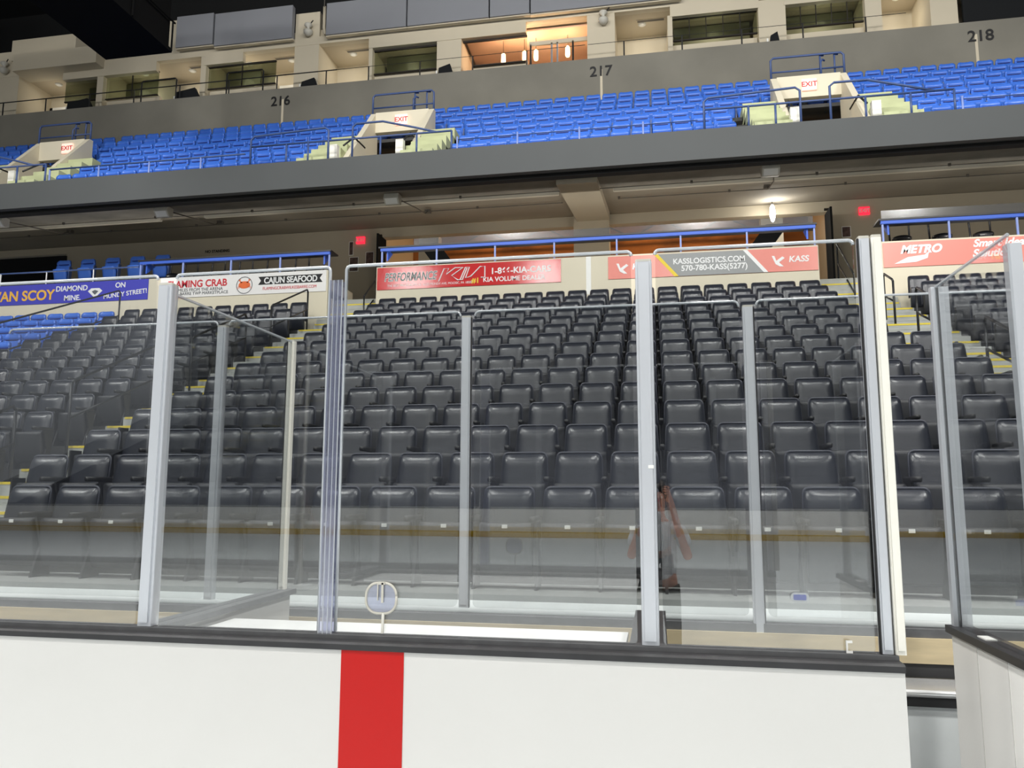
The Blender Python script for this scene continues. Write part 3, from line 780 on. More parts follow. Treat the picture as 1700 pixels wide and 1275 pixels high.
# emergency lights under the deck edge
for i, (x, y, lab) in enumerate(((-18.1, 18.3, 'white box light under the deck at the far left edge'), (-13.06, 18.42, 'white twin box light under the deck above the blue rail'),
                                 (-6.66, 18.75, 'white box light under the deck above the left aisle'), (2.75, 18.34, 'white box light under the deck above the salmon and grey banner'))):
    t = thing('box_light', lab, 'light', (x, y, soffZ(y)-0.05), 'white box lights under the deck')
    a = MB(); a.prism([(-0.12, 0.02), (-0.16, -0.12), (-0.02, -0.26), (0.14, -0.22), (0.14, 0.02)], 'x', -0.2, 0.2); a.build('body', 'fixture_white', t, bevel=0.012)
    a = MB(); a.prism([(-0.155, -0.13), (-0.04, -0.245), (-0.03, -0.235), (-0.145, -0.12)], 'x', -0.16, 0.16); a.build('lens', 'plate_white', t)
    a = MB(); a.tube([(0.1, 0.12, -0.05), (0.25, 1.2, soffZ(y+1.2)-soffZ(y)-0.12), (0.25, 2.1, soffZ(y+2.1)-soffZ(y)-0.12), (0.25, 2.4, soffZ(y+2.4)-soffZ(y)+0.02)], 0.018, 6); a.build('cable', 'conduit', t)
    a = MB(); a.box(0.17, 0.33, 2.3, 2.44, soffZ(y+2.37)-soffZ(y)-0.06, soffZ(y+2.37)-soffZ(y)+0.03); a.build('junction_box', 'conduit', t)
# column with its sloping rib
a = MB(); a.box(-2.42, -1.32, 23.6, 24.3, 7.0, 10.35)
a.prism([(18.3, soffZ(18.3)-0.16), (23.7, soffZ(23.7)-0.2), (23.7, soffZ(23.7)+0.1), (18.3, soffZ(18.3)+0.1)], 'x', -2.30, -1.30)
struct('column', a, 'tan_wall', 'tan column with a sloping rib under the deck')
# concourse rear walls
a = MB(); a.box(-20.8, -8.9, 24.0, 24.3, 7.0, 10.45); a.box(-30, -20.8, 24.0, 24.3, 10.2, 10.45)
struct('wall_concourse_left', a, 'tan_wall', 'tan concourse wall left of the bar opening')
a = MB(); a.box(5.25, 14, 24.0, 24.3, 7.0, 10.45)
struct('wall_concourse_right', a, 'tan_wall', 'tan concourse wall right of the bar opening')
a = MB(); a.box(-8.9, 5.25, 24.0, 24.3, 10.12, 10.45)
struct('beam_concourse', a, 'tan_wall', 'tan beam above the bar opening')
a = MB(); a.box(-7.68, -7.0, 24.3, 24.7, 7.0, 10.2); a.box(3.3, 3.95, 24.3, 24.7, 7.0, 10.2)
struct('pillar_bar', a, 'tan_wall', 'tan pillars at the sides of the bar opening')
a = MB(); a.box(-8.9, 5.3, 27.5, 27.7, 7.0, 11.6)
struct('wall_bar', a, 'bar_wall', 'warm brown wall of the bar behind the concourse')
a = MB(); a.box(-8.9, 5.3, 24.3, 27.6, 11.5, 11.7)
struct('ceiling_bar', a, 'bar_dark', 'dark ceiling of the bar')
a = MB(); a.box(-9.1, -8.9, 24.3, 27.7, 7, 11.6); a.box(5.3, 5.5, 24.3, 27.7, 7, 11.6)
struct('wall_bar_side', a, 'tan_wall', 'side walls of the bar opening')
a = MB(); a.box(-24, -20.75, 23.9, 23.98, 7.0, 10.1)
t = tag(a.build('black_sheet', 'curtain_black'), 'black curtain hanging in the concourse opening at far left', 'curtain')
# roof trusses and lamps of the bar
t = thing('roof_truss', 'dark zigzag truss under the bar ceiling', 'truss', (-7.0, 26.9, 10.6))
a = MB(); a.tube([(0, 0, 0.55), (10.5, 0, 0.55)], 0.04, 6); a.build('top_chord', 'bar_dark', t)
a = MB(); a.tube([(0, 0, 0.0), (10.5, 0, 0.0)], 0.04, 6); a.build('bottom_chord', 'bar_dark', t)
for q in range(10):
    a = MB(); a.tube([(q*1.05, 0, 0.55 if q % 2 else 0.0), (q*1.05+1.05, 0, 0.0 if q % 2 else 0.55)], 0.022, 6); a.build('brace', 'bar_dark', t)
t = thing('bar_counter', 'wooden bar counter in the warm lit concourse opening', 'bar', (-1.5, 26.3, 7.0))
a = MB(); a.box(-3.6, 5.2, 0.1, 0.6, 0, 1.9); a.build('front', 'bar_dark', t)
a = MB(); a.box(-3.7, 5.3, 0, 0.75, 1.9, 2.0); a.build('worktop', 'wood_bar', t)
t = thing('back_bar', 'amber lit cabinet behind the bar counter', 'cabinet', (1.9, 27.2, 7.0))
a = MB(); a.box(-0.9, 1.2, 0, 0.28, 0, 3.0); a.build('carcass', 'wood_bar', t)
a = MB(); a.box(-1.5, -0.9, -0.05, 0.28, 0, 3.1); a.build('pillar', 'bar_dark', t)
t = thing('back_bar', 'amber lit cabinet behind the blue rail at left of the bar', 'cabinet', (-5.6, 27.2, 7.0))
a = MB(); a.box(-0.9, 1.2, 0, 0.28, 0, 2.95); a.build('carcass', 'wood_bar', t)
a = MB(); a.box(1.2, 1.9, -0.05, 0.28, 0, 3.1); a.build('pillar', 'bar_dark', t)
for i, (x, y, z, p, m, lab) in enumerate(((3.55, 23.6, 10.0, 60, 'white_bulb', 'bright white lamp at the right end of the bar'),
                                  (-5.0, 25.8, 10.9, 220, 'warm_bulb', 'warm bar lamp left of the tan column'), (0.8, 25.8, 10.9, 220, 'warm_bulb', 'warm bar lamp right of the tan column'))):
    t = thing('hanging_lamp', lab, 'lamp', (x, y, z), 'lamps of the bar')
    a = MB(); a.lathe([(0.03, 0.3), (0.07, 0.22), (0.09, 0.0), (0.06, -0.18), (0.02, -0.24)], 0, 0, 12); a.build('bulb', m, t, smooth=True)
    a = MB(); a.tube([(0, 0, 0.3), (0, 0, soffZ(y)+0.1-z if y < 24.1 else 11.5-z)], 0.012, 6); a.build('cord', 'bar_dark', t)
    ld = bpy.data.lights.new('lamp', 'POINT'); ld.energy = p; ld.shadow_soft_size = 0.15; ld.color = (1, 0.62, 0.30) if m == 'warm_bulb' else (1, 0.97, 0.9)
    lo = bpy.data.objects.new('lamp_light', ld); C.objects.link(lo); lo.parent = t; lo.location = (0, -0.25, -0.1)
# unseen low uplights, added behind the cream wall to brighten soffit and wall
for i, x in enumerate((-17.5, -14.5, -11.5, -6.0, -3.0, 0.0, 2.6, 7.5, 10.5)):
    t = thing('added_uplight', 'low lamp added on the concourse, hidden behind the cream wall, %s from left' % ORD[i+1], 'light', (x, 19.25, 7.0), 'added concourse uplights')
    a = MB(); a.box(-0.35, 0.35, -0.07, 0.07, 0, 0.08); a.build('housing', 'fixture_white', t)
    a = MB(); a.box(-0.33, 0.33, -0.05, 0.05, 0.08, 0.085); a.build('lens', 'added_uplight_lens', t)
    ld = bpy.data.lights.new('added_uplight', 'AREA'); ld.shape = 'RECTANGLE'; ld.size = 0.66; ld.size_y = 0.1; ld.energy = 34; ld.color = (1, 0.94, 0.84)
    lo = bpy.data.objects.new('added_uplight_lamp', ld); C.objects.link(lo); lo.parent = t; lo.location = (0, 0, 0.10); lo.rotation_euler = (R(180-52), 0, 0)
# exit signs, posters
def exit_sign(label, x, y, z, m='exit_red', w_=0.30, h_=0.24):
    t = thing('exit_sign', label, 'sign', (x, y, z), 'red exit signs')
    a = MB(); a.box(-w_/2, w_/2, -0.06, 0.0, -h_/2, h_/2); a.build('box', m, t)
    text('lettering', 'EXIT', 0, -0.063, 0, 0.15*h_/0.24, 'white_letter' if m == 'exit_red' else 'letter_red', t, bold=0.003)
exit_sign('red exit sign on the tan wall above the left aisle', -9.60, 24.0, 10.06)
exit_sign('red exit sign on the tan wall above the right aisle', 6.22, 24.0, 10.07)
for i, (x, z, w_, h_, lab) in enumerate(((-9.93, 9.80, 0.12, 0.44, 'tall narrow poster under the left red exit sign'), (-9.82, 9.25, 0.28, 0.46, 'dark framed poster beside the left aisle, nearest the stairs'),
                                    (-9.27, 9.42, 0.25, 0.42, 'small framed poster right of the tall narrow one'), (5.69, 9.46, 0.22, 0.30, 'small dark poster under the right exit sign'))):
    t = thing('poster', lab, 'poster', (x, 24.0, z), 'posters on the concourse walls')
    a = MB(); a.box(-w_/2-0.02, w_/2+0.02, -0.02, 0, -h_/2-0.02, h_/2+0.02); a.build('frame', 'plate_white', t)
    a = MB(); a.box(-w_/2, w_/2, -0.024, -0.019, -h_/2, h_/2); a.build('print', 'poster_dark', t)
t = thing('wall_notice', 'small NO STANDING lettering on the tan concourse wall', 'sign', (-14.84, 23.99, 9.97))
text('lettering', 'NO STANDING', 0, 0, 0, 0.135, 'black_letter', t, bold=0.003)
# dark door leaves at the portal corners
for x, lab in ((-8.72, 'black door edge standing open beside the left exit sign'), (5.12, 'black door edge standing open beside the right exit sign')):
    t = thing('open_door_leaf', lab, 'door', (x, 23.2, 7.0))
    a = MB(); a.box(-0.03, 0.03, 0, 0.75, 0, 3.0); a.build('leaf', 'curtain_black', t)
    a = MB(); a.box(-0.12, 0.03, 0.3, 0.36, 3.0, 3.06); a.build('closer_arm', 'bar_dark', t)
# sloping dark stair undersides seen through the rail ends
for x, s, lab in ((-5.9, 1, 'dark sloping stair side below the left end of long blue rail'), (2.75, -1, 'dark sloping stair side below the right end of long blue rail')):
    t = thing('stair_side', lab, 'stair', (x, 21.5, 7.0))
    a = MB(); a.prism([(-0.9*s, 2.0), (-0.3*s, 2.0), (0.5*s, 0.9), (-0.1*s, 0.9)], 'y', 0, 0.1); a.build('stringer', 'curtain_black', t)
    a = MB(); a.box(-0.05, 0.05, 0, 0.1, 0, 1.0); a.build('support', 'curtain_black', t)
# seats on the ledge at the left
for i in range(5):
    o = copy_tree(bp); o.location = (-17.35+0.82*i, 19.9, 7.76); o['label'] = 'blue plastic seat on the ledge above the blue banner, %s from left' % ORD[i+1]; o['group'] = 'blue seats on the ledge'
t = thing('seat_platform', 'low dark platform under the five blue ledge seats', 'platform', (-15.7, 19.9, 7.0))
a = MB(); a.box(-2.3, 1.85, -0.35, 0.5, 0, 0.74); a.build('deck', 'concrete_dark', t)
a = MB(); a.box(-2.3, 1.85, -0.37, -0.35, 0.66, 0.755); a.build('edge', 'rail_slate', t)
# bar stools behind the left and right drink rails
def make_stool():
    t = thing('bar_stool', None, 'stool')
    a = MB(); a.lathe([(0.17, 0.60), (0.20, 0.62), (0.20, 0.66), (0.16, 0.68)], 0, 0, 16); a.build('seat', 'counter_black', t, smooth=True)
    a = MB(); a.tube([(-0.2, 0.16, 0.64), (-0.21, 0.19, 0.95), (-0.15, 0.21, 1.02), (0.15, 0.21, 1.02), (0.21, 0.19, 0.95), (0.2, 0.16, 0.64)], 0.022, 6); a.build('back_hoop', 'counter_black', t, smooth=True)
    for sx, sy in ((-1, -1), (1, -1), (-1, 1), (1, 1)):
        a = MB(); a.tube([(0.13*sx, 0.13*sy, 0.60), (0.2*sx, 0.2*sy, 0.0)], 0.017, 6); a.build('leg', 'rail_dark', t)
    return t
st = None
for i, x in enumerate((-13.45, -12.6, -11.75, -10.9, -10.05, -9.2, 5.9, 6.8, 7.7)):
    if st is None: st = o = make_stool()
    else: o = copy_tree(st)
    o.location = (x, 19.62, 7.0); o.scale = (1.1, 1.0, 1.28)
    o['label'] = ('black stool behind the left blue rail, %s from its left end' % ORD[i+1]) if i < 6 else ('black stool behind the right blue rail, %s from its left end' % ORD[i-5])
    o['group'] = 'black stools at the drink rails'

# ------------------------------------------------------------------ upper deck
def upper_profile(k0, k1, y_front=None):
    y0 = (uY(k0)-0.62) if y_front is None else y_front
    pts = [(y0, uZ(k0)-0.1), (y0, uZ(k0))]
    for k in range(k0+1, k1+1):
        y = uY(k)-0.62; pts += [(y, uZ(k-1)), (y, uZ(k))]
    ye = uY(k1)+0.35
    pts += [(ye, uZ(k1)), (ye, uZ(k1)-0.8)]
    return pts
a = MB()
edges = [-30] + [e for pc in PORTALS for e in (pc-1.85, pc+1.85)] + [14]
for i in range(0, len(edges), 2): a.prism(upper_profile(1, 3, 17.76), 'x', edges[i], edges[i+1])
edges = [-30] + [e for pc in PORTALS for e in (pc-0.95, pc+0.95)] + [14]
for i in range(0, len(edges), 2): a.prism(upper_profile(4, 4), 'x', edges[i], edges[i+1])
a.prism([(p[0], p[1]) for p in upper_profile(5, 7)], 'x', -30, 14)
struct('floor_upper_deck', a, 'concrete_dark', 'stepped concrete of the upper deck under the blue seats')
a = MB()
for pc in PORTALS: a.box(pc-1.85, pc+1.85, 17.76, 21.2, 10.0, 10.04)
a.box(-30, 14, 17.76, 17.95, 9.75, 9.85)
struct('floor_upper_walk', a, 'step_grey', 'pale walkway in front of the stair portals')

for i, pc in enumerate(PORTALS):
    w_ = ('leftmost', 'middle', 'right-hand')[i]
    nm = ('wall_portal_left', 'wall_portal_middle', 'wall_portal_right')[i]
    a = MB()
    for s in (-1, 1):
        xo = pc+s*0.82
        # side wall, its top sloping down with the seats
        a.prism([(18.45, 10.04), (18.45, 10.35), (19.1, 10.75), (21.10, 12.98), (21.25, 12.98), (21.25, 10.04)], 'x', min(xo, xo+s*0.16), max(xo, xo+s*0.16))
    a.box(pc-0.82, pc+0.82, 21.05, 21.25, 12.35, 12.98)
    o = struct(nm, a, 'cream_wall', 'pale concrete walls and header of the %s stair portal in the upper deck' % ('leftmost', 'middle', 'rightmost')[i])
    a = MB(); a.box(pc-0.82, pc+0.82, 22.2, 22.3, 10.3, 12.1); a.build('opening_shade', 'curtain_black', o)  # black sheet painted as the darkness inside the portal
    for s in (-1, 1):
        a = MB(); xo = pc+s*0.90
        a.box(xo-0.10, xo+0.10, 18.28, 18.44, 10.04, 10.75); a.build('end_pier', 'post_white', o)
    # little stairs on both sides
    a = MB()
    for s in (-1, 1):
        for q in range(6):
            x0, x1 = pc+s*0.99, pc+s*1.84
            a.box(min(x0, x1), max(x0, x1), 18.1+0.43*q, 21.0, 9.95+0.3*q, 10.05+0.31*(q+1))
    struct('floor_portal_steps', a, 'stair_green', 'pale green steps beside the %s stair portal' % ('leftmost', 'middle', 'rightmost')[i])
    exit_sign('glowing exit sign on the header of the %s stair portal' % ('leftmost', 'middle', 'rightmost')[i], pc+(0.25 if i == 0 else 0), 21.05, 12.68, 'exit_pale', 0.38, 0.32)
    # rails on top and in front
    g = 'blue rails at the stair portals'
    t = thing('portal_rail', 'hooped blue guard rail on top of the %s stair portal' % ('leftmost', 'middle', 'rightmost')[i], 'rail', (pc, 21.15, 12.98), g)
    m = 'rail_slate'
    a = MB(); a.tube([(-0.95, 0, -0.0), (-0.95, 0, 0.55), (-0.88, 0, 0.62), (0.88, 0, 0.62), (0.95, 0, 0.55), (0.95, 0, -0.0)], 0.03); a.build('hoop', m, t, smooth=True)
    a = MB(); a.tube([(-0.95, 0, 0.2), (0.95, 0, 0.2)], 0.024); a.build('lower_rail', m, t, smooth=True)
    for px in (0.35, 0.72):
        a = MB(); a.tube([(px, 0.05, 0.0), (px, 0.05, 0.6), (px+0.1, 0.1, 0.63)], 0.026); a.build('post', m, t, smooth=True)
    a = MB(); a.tube([(0.34, -0.06, 0.0), (0.34, -0.06, 0.36), (0.40, -0.02, 0.45), (0.46, 0.05, 0.45)], 0.026); a.build('side_hoop', m, t, smooth=True)
    t = thing('portal_rail', 'blue guard rail with posts in front of the %s stair portal' % ('leftmost', 'middle', 'rightmost')[i], 'rail', (pc, 17.86, 10.03), g)
    a = MB(); a.tube([(-3.0, 0, 0.0), (-3.0, 0, 0.82), (-2.9, 0, 0.9), (-0.95, 0, 0.98), (-0.85, 0, 0.9), (-0.85, 0, 0)], 0.028); a.build('left_hoop', m, t, smooth=True)
    a = MB(); a.tube([(-0.2, 0, 0.0), (-0.2, 0, 0.94), (-0.1, 0, 1.02), (0.6, 0, 1.02), (1.4, 0, 0.8), (2.0, 0, 0.62)], 0.028); a.build('right_hoop', m, t, smooth=True)
    a = MB(); a.tube([(-3.0, 0, 0.62), (2.4, 0, 0.62)], 0.026); a.build('middle_rail', m, t, smooth=True)
    a = MB(); a.tube([(-3.0, 0, 0.12), (1.5, 0, 0.12)], 0.02); a.build('lower_rail', m, t, smooth=True)
    for px in (-2.0, -1.4, 0.55, 1.5, 2.4):
        a = MB(); a.tube([(px, 0, 0), (px, 0, 0.62)], 0.026); a.build('post', m, t, smooth=True)
    for s in (-1, 1):
        a = MB(); a.tube([(s*0.82, 0.9, 0.9), (s*0.82, 1.6, 1.45), (s*0.82, 2.4, 1.5)], 0.026); a.build('hand_bar', 'rail_dark', t, smooth=True)
for x0, x1, lab in ((-30, -21.85, 'low blue front rail of the upper deck at the left frame edge'), (-16.2, -10.4, 'low blue front rail of the upper deck under the 216 sign'),
                    (-4.7, 1.1, 'low blue front rail of the upper deck under the 217 sign'), (6.8, 13, 'low blue front rail of the upper deck under the 218 sign')):
    t = thing('front_rail', lab, 'rail', (x0, 17.85, 9.85), 'low front rails of the upper deck')
    if x0 < -8:
        a = MB(); a.tube([(0, 0, 0.62), (x1-x0, 0, 0.62)], 0.024); a.build('top_rail', 'rail_slate', t, smooth=True)
    else:
        a = MB(); a.tube([(0, 0, 0.55), (x1-x0, 0, 0.55)], 0.012); a.build('top_wire', 'rail_slate', t, smooth=True)
    q = 0.0
    while q <= x1-x0+0.01:
        a = MB(); a.tube([(q, 0, 0), (q, 0, 0.62)], 0.024); a.build('post', 'rail_blue_light', t, smooth=True); q += 1.5125

# parapet with the section numbers
a = MB(); a.box(-34, 14, 24.6, 24.85, 13.3, 16.12)
struct('wall_parapet', a, 'parapet', 'long grey concrete parapet behind the upper deck')
for i, x in enumerate((-12.95, -1.55, 9.9)):
    a = MB(); a.box(x-0.05, x+0.03, 24.594, 24.6, 14.0, 15.7)
    struct('trim_%d' % (i+5), a, 'suite_cream', 'pale streaked joint in the parapet at a section number')
for body, x, lab in (('216', -13.04, 'black section number 216 on the concrete parapet'), ('217', -1.57, 'black section number 217 on the concrete parapet'), ('218', 10.02, 'black section number 218 on the concrete parapet')):
    t = thing('section_number', lab, 'sign', (x, 24.58, 15.62), 'section numbers on the parapet')
    text('lettering', body, 0, 0, 0, 0.50, 'black_letter', t, bold=0.006, sx=1.0)

# ------------------------------------------------------------------ suites
SY = 25.3
def wall_box(nm, m, lab, *boxes):
    a = MB()
    for b in boxes: a.box(*b)
    return struct(nm, a, m, lab)
wall_box('floor_suites', 'concrete_dark', 'floor of the suite level', (-34, 14, 24.85, 30, 15.3, 15.45))
wall_box('wall_suites_back', 'suite_cream', 'cream rear wall of the suites', (-34, -6.6, 27.0, 27.2, 15.4, 18.2), (-2.0, 14, 27.0, 27.2, 15.4, 18.2))
wall_box('wall_suite_warm', 'suite_warm', 'warm lit rear wall of the orange suite', (-6.6, -2.0, 28.4, 28.6, 15.4, 18.4))
wall_box('ceiling_suites', 'suite_soffit', 'cream soffit above the suite balconies', (-34, 14, SY, 30, 18.16, 18.3))
PI = [(-25.75, -24.72, 19.2), (-21.17, -20.90, 18.2), (-16.74, -16.52, 18.2), (-12.93, -11.97, 19.42), (-10.02, -9.88, 17.8), (-7.45, -6.55, 17.8), (-2.07, -1.12, 18.3), (0.66, 0.82, 17.8), (3.62, 4.49, 18.0), (6.95, 7.45, 18.0), (8.9, 9.7, 18.2)]
for x0, x1, z1 in PI:
    wall_box('pillar_suite', 'suite_cream', 'cream pillar between two suites', (x0, x1, SY-0.02, 27.0, 15.4, z1))
a = MB()
for x0, x1 in ((-22.7, -18.62), (-16.6, -15.0), (-10.02, -4.22), (0.75, 3.65), (4.45, 7.4), (8.8, 14)):
    a.box(x0, x1, SY-0.04, SY+0.16, 17.74, 18.32)
a.box(-34, 14, SY-0.03, SY+0.2, 18.12, 18.42)
struct('beam_suites', a, 'suite_cream', 'cream beams above the suite windows')
a = MB()
for x0, x1 in ((-20.9, -18.6), (-16.5, -13.7), (-9.9, -7.45), (-6.2, -4.2), (0.82, 3.6), (4.49, 6.95)):
    a.box(x0, x1, SY+0.25, SY+0.4, 15.4, 16.85)
struct('wall_suite_knee', a, 'suite_cream', 'low cream walls under the suite windows')
# upper ledges and grey sound panels
wall_box('beam_suites_upper', 'suite_cream', 'cream upper ledge with step at the left suites', (-25.1, -22.2, SY-0.1, SY+0.6, 18.75, 19.62), (-24.6, -20.9, SY-0.5, SY+0.4, 18.05, 18.75), (-22.2, -11.0, SY+0.1, SY+0.4, 18.3, 18.75), (-19.0, -17.72, SY, SY+0.5, 18.3, 19.75), (-34, -25.0, SY, SY+0.5, 18.2, 19.15))
for x0, x1, z0, z1, lab in ((-17.66, -16.13, 18.4, 19.66, 'small grey acoustic panel above the left suites'), (-16.06, -12.92, 18.30, 19.6, 'wide grey acoustic panel left of the tall cream pillar'),
                            (-11.58, -8.53, 18.26, 19.5, 'long grey acoustic panel right of the tall cream pillar'), (-8.48, -5.5, 18.26, 19.45, 'grey acoustic panel left above the orange suite'),
                            (-5.45, -4.05, 18.26, 19.45, 'narrow grey acoustic panel above the orange suite'), (-4.0, 1.1, 18.24, 19.4, 'long grey acoustic panel above the 217 sign')):
    t = thing('acoustic_panel', lab, 'panel', ((x0+x1)/2, SY-0.27, z0), 'grey acoustic panels above the suites')
    a = MB(); a.box(-(x1-x0)/2, (x1-x0)/2, -0.06, 0.16, 0, z1-z0); a.build('fabric_face', 'panel_grey', t, bevel=0.012)
    a = MB(); a.box(-(x1-x0)/2-0.02, (x1-x0)/2+0.02, 0.0, 0.15, -0.04, 0.0); a.build('lower_edge', 'suite_cream', t)
# windows, sloping outwards at the top
def suite_window(label, x0, x1, z0, z1, mull, clear=False, shear=0.0):
    t = thing('suite_window', label, 'window', ((x0+x1)/2, SY+0.1, z0), 'suite windows')
    h, wd = z1-z0, (x1-x0)/2
    a = MB(); a.prism([(-wd+shear, 0), (wd, 0), (wd, h), (-wd, h)], 'y', 0.05, 0.07); a.build('glass_sheet', 'suite_glass_clear' if clear else 'suite_glass', t)
    a = MB(); a.box(-wd, wd, 0.02, 0.1, h-0.03, h+0.02); a.build('head_frame', 'bar_dark', t)
    a = MB(); a.box(-wd+shear, wd, 0.02, 0.1, -0.02, 0.02); a.build('sill_frame', 'bar_dark', t)
    for q in range(1, mull):
        xx = -wd+2*wd*q/mull
        a = MB(); a.box(xx-0.012, xx+0.012, 0.03, 0.09, 0, h); a.build('mullion', 'bar_dark', t)
    return t
suite_window('olive glazed suite window right of the first thin post', -20.88, -18.62, 16.85, 17.80, 2)
suite_window('brownish suite window at the far left suites', -22.7, -21.18, 16.9, 17.80, 1)
suite_window('olive glazed suite window under the wide grey panel', -16.5, -13.74, 16.85, 17.74, 2)
suite_window('olive glazed suite window left of the orange suite', -9.86, -7.46, 16.80, 17.70, 1)
suite_window('large clear window of the orange lit suite', -6.53, -4.2, 16.75, 17.70, 1, True, 0.35)
suite_window('dark framed olive suite window with mullions, right of 217 sign', 0.83, 3.60, 16.95, 17.76, 5)
suite_window('olive suite window with mullions at the right', 4.50, 6.93, 17.0, 17.80, 5)
wall_box('wall_suite_inner', 'suite_olive', 'dim olive rear walls seen through the suite windows', (-22.6, -18.7, 26.6, 26.7, 15.4, 18.1), (-16.4, -15.0, 26.6, 26.7, 15.4, 18.1), (-9.8, -7.5, 26.6, 26.7, 15.4, 18.1), (0.9, 3.5, 26.6, 26.7, 15.4, 18.1), (4.6, 6.9, 26.6, 26.7, 15.4, 18.1))
wall_box('ceiling_suite_orange', 'suite_warm', 'warm lit ceiling of the orange suite', (-6.55, -2.07, SY+0.45, 28.5, 18.05, 18.12))
# doors at the back of the balconies
for i, (x0, x1, z1, m, lab) in enumerate(((-24.55, -23.9, 17.45, 'brown_door', 'brown suite door at the far left balcony'), (-14.5, -13.65, 17.45, 'brown_door', 'brown suite door under the wide grey panel'),
                                (-11.85, -11.2, 17.3, 'panel_grey', 'grey glazed suite door right of the tall cream pillar'), (-17.9, -17.5, 17.4, 'brown_door', 'narrow brown suite door left of a thin post'),
                                (-0.5, 0.15, 17.3, 'brown_door', 'brown suite door right of the pillar above the 217 sign'))):
    t = thing('suite_door', lab, 'door', ((x0+x1)/2, 26.985, 15.45), 'suite doors')
    wd = (x1-x0)/2
    a = MB(); a.box(-wd, wd, -0.05, 0, 0, z1-15.45); a.build('leaf', m, t)
    for s in (-1, 1):
        a = MB(); a.box(s*(wd+0.06)-0.06, s*(wd+0.06)+0.06, -0.08, 0, 0, z1-15.45+0.12); a.build('jamb', 'plate_white', t)
    a = MB(); a.box(-wd-0.12, wd+0.12, -0.08, 0, z1-15.45, z1-15.33); a.build('head', 'plate_white', t)
    a = MB(); a.tube([(wd-0.08, -0.07, 1.0), (wd-0.2, -0.07, 1.0)], 0.015, 6); a.build('handle', 'rail_alu', t)
# vents in the balcony soffits
for i, x in enumerate((-17.2, -13.6, -10.7, -2.9, 0.1)):
    t = thing('ceiling_vent', 'narrow grey vent in a suite soffit, %s from left' % ORD[i+1], 'vent', (x, 26.0, 18.16), 'vents in the suite soffits')
    a = MB(); a.box(-0.5, 0.5, -0.09, 0.09, -0.015, 0); a.build('frame', 'suite_soffit', t)
    a = MB(); a.box(-0.46, 0.46, -0.06, 0.06, -0.02, -0.014); a.build('slot', 'conduit', t)
# small ceiling lamps added to brighten the suites, fixtures invented
for i, (x, y, e) in enumerate(((-23.7, 26.2, 14), (-19.7, 26.1, 26), (-17.7, 26.2, 14), (-15.2, 26.1, 26), (-13.5, 26.2, 14), (-11.0, 26.2, 17), (-8.6, 26.0, 26), (-0.2, 26.2, 14), (2.2, 26.0, 26), (5.7, 26.0, 26), (8.2, 26.2, 14))):
    t = thing('added_ceiling_lamp', 'small round ceiling lamp added in the suites, %s from left' % ORD[i+1], 'lamp', (x, y, 18.16), 'added ceiling lamps of the suites')
    a = MB(); a.lathe([(0.12, 0.0), (0.13, -0.02), (0.09, -0.05), (0.02, -0.06)], 0, 0, 14); a.build('dome', 'plate_white', t, smooth=True)
    a = MB(); a.lathe([(0.15, 0.0), (0.15, -0.015), (0.13, -0.018)], 0, 0, 14); a.build('ring', 'fixture_white', t)
    ld = bpy.data.lights.new('added_ceiling_lamp', 'POINT'); ld.energy = e; ld.shadow_soft_size = 0.2; ld.color = (1, 0.9, 0.72)
    lo = bpy.data.objects.new('lamp_light', ld); C.objects.link(lo); lo.parent = t; lo.location = (0, 0, -0.85)
# pendant lamps of the orange suite
for i, (x, z) in enumerate(((-5.2, 17.38), (-4.42, 17.40), (-4.0, 17.40), (-2.85, 17.42))):
    t = thing('pendant_lamp', 'glowing pendant lamp in the orange suite, %s from left' % ORD[i+1], 'lamp', (x, 26.2, z), 'pendant lamps of the orange suite')
    a = MB(); a.lathe([(0.03, 0.2), (0.075, 0.15), (0.085, -0.12), (0.07, -0.2)], 0, 0, 12); a.build('shade', 'warm_bulb', t, smooth=True)
    a = MB(); a.tube([(0, 0, 0.2), (0, 0, 18.05-z)], 0.008, 6); a.build('cord', 'bar_dark', t)
    ld = bpy.data.lights.new('pendant', 'POINT'); ld.energy = 32; ld.shadow_soft_size = 0.1; ld.color = (1, 0.70, 0.46)
    lo = bpy.data.objects.new('pendant_light', ld); C.objects.link(lo); lo.parent = t; lo.location = (0, -0.2, 0)
# thin posts framing the orange suite doorway
t = thing('suite_door_frame', 'glazed doorway frame of the orange suite', 'door', (-3.2, SY+0.3, 15.45), 'suite doors')
for px in (-0.9, -0.15, 0.05, 0.6):
    a = MB(); a.box(px-0.03, px+0.03, 0, 0.06, 0, 2.0); a.build('stile', 'panel_grey' if -0.5 < px < 0.3 else 'bar_dark', t)
a = MB(); a.box(-0.95, 1.1, 0, 0.06, 1.95, 2.1); a.build('head', 'suite_cream', t)
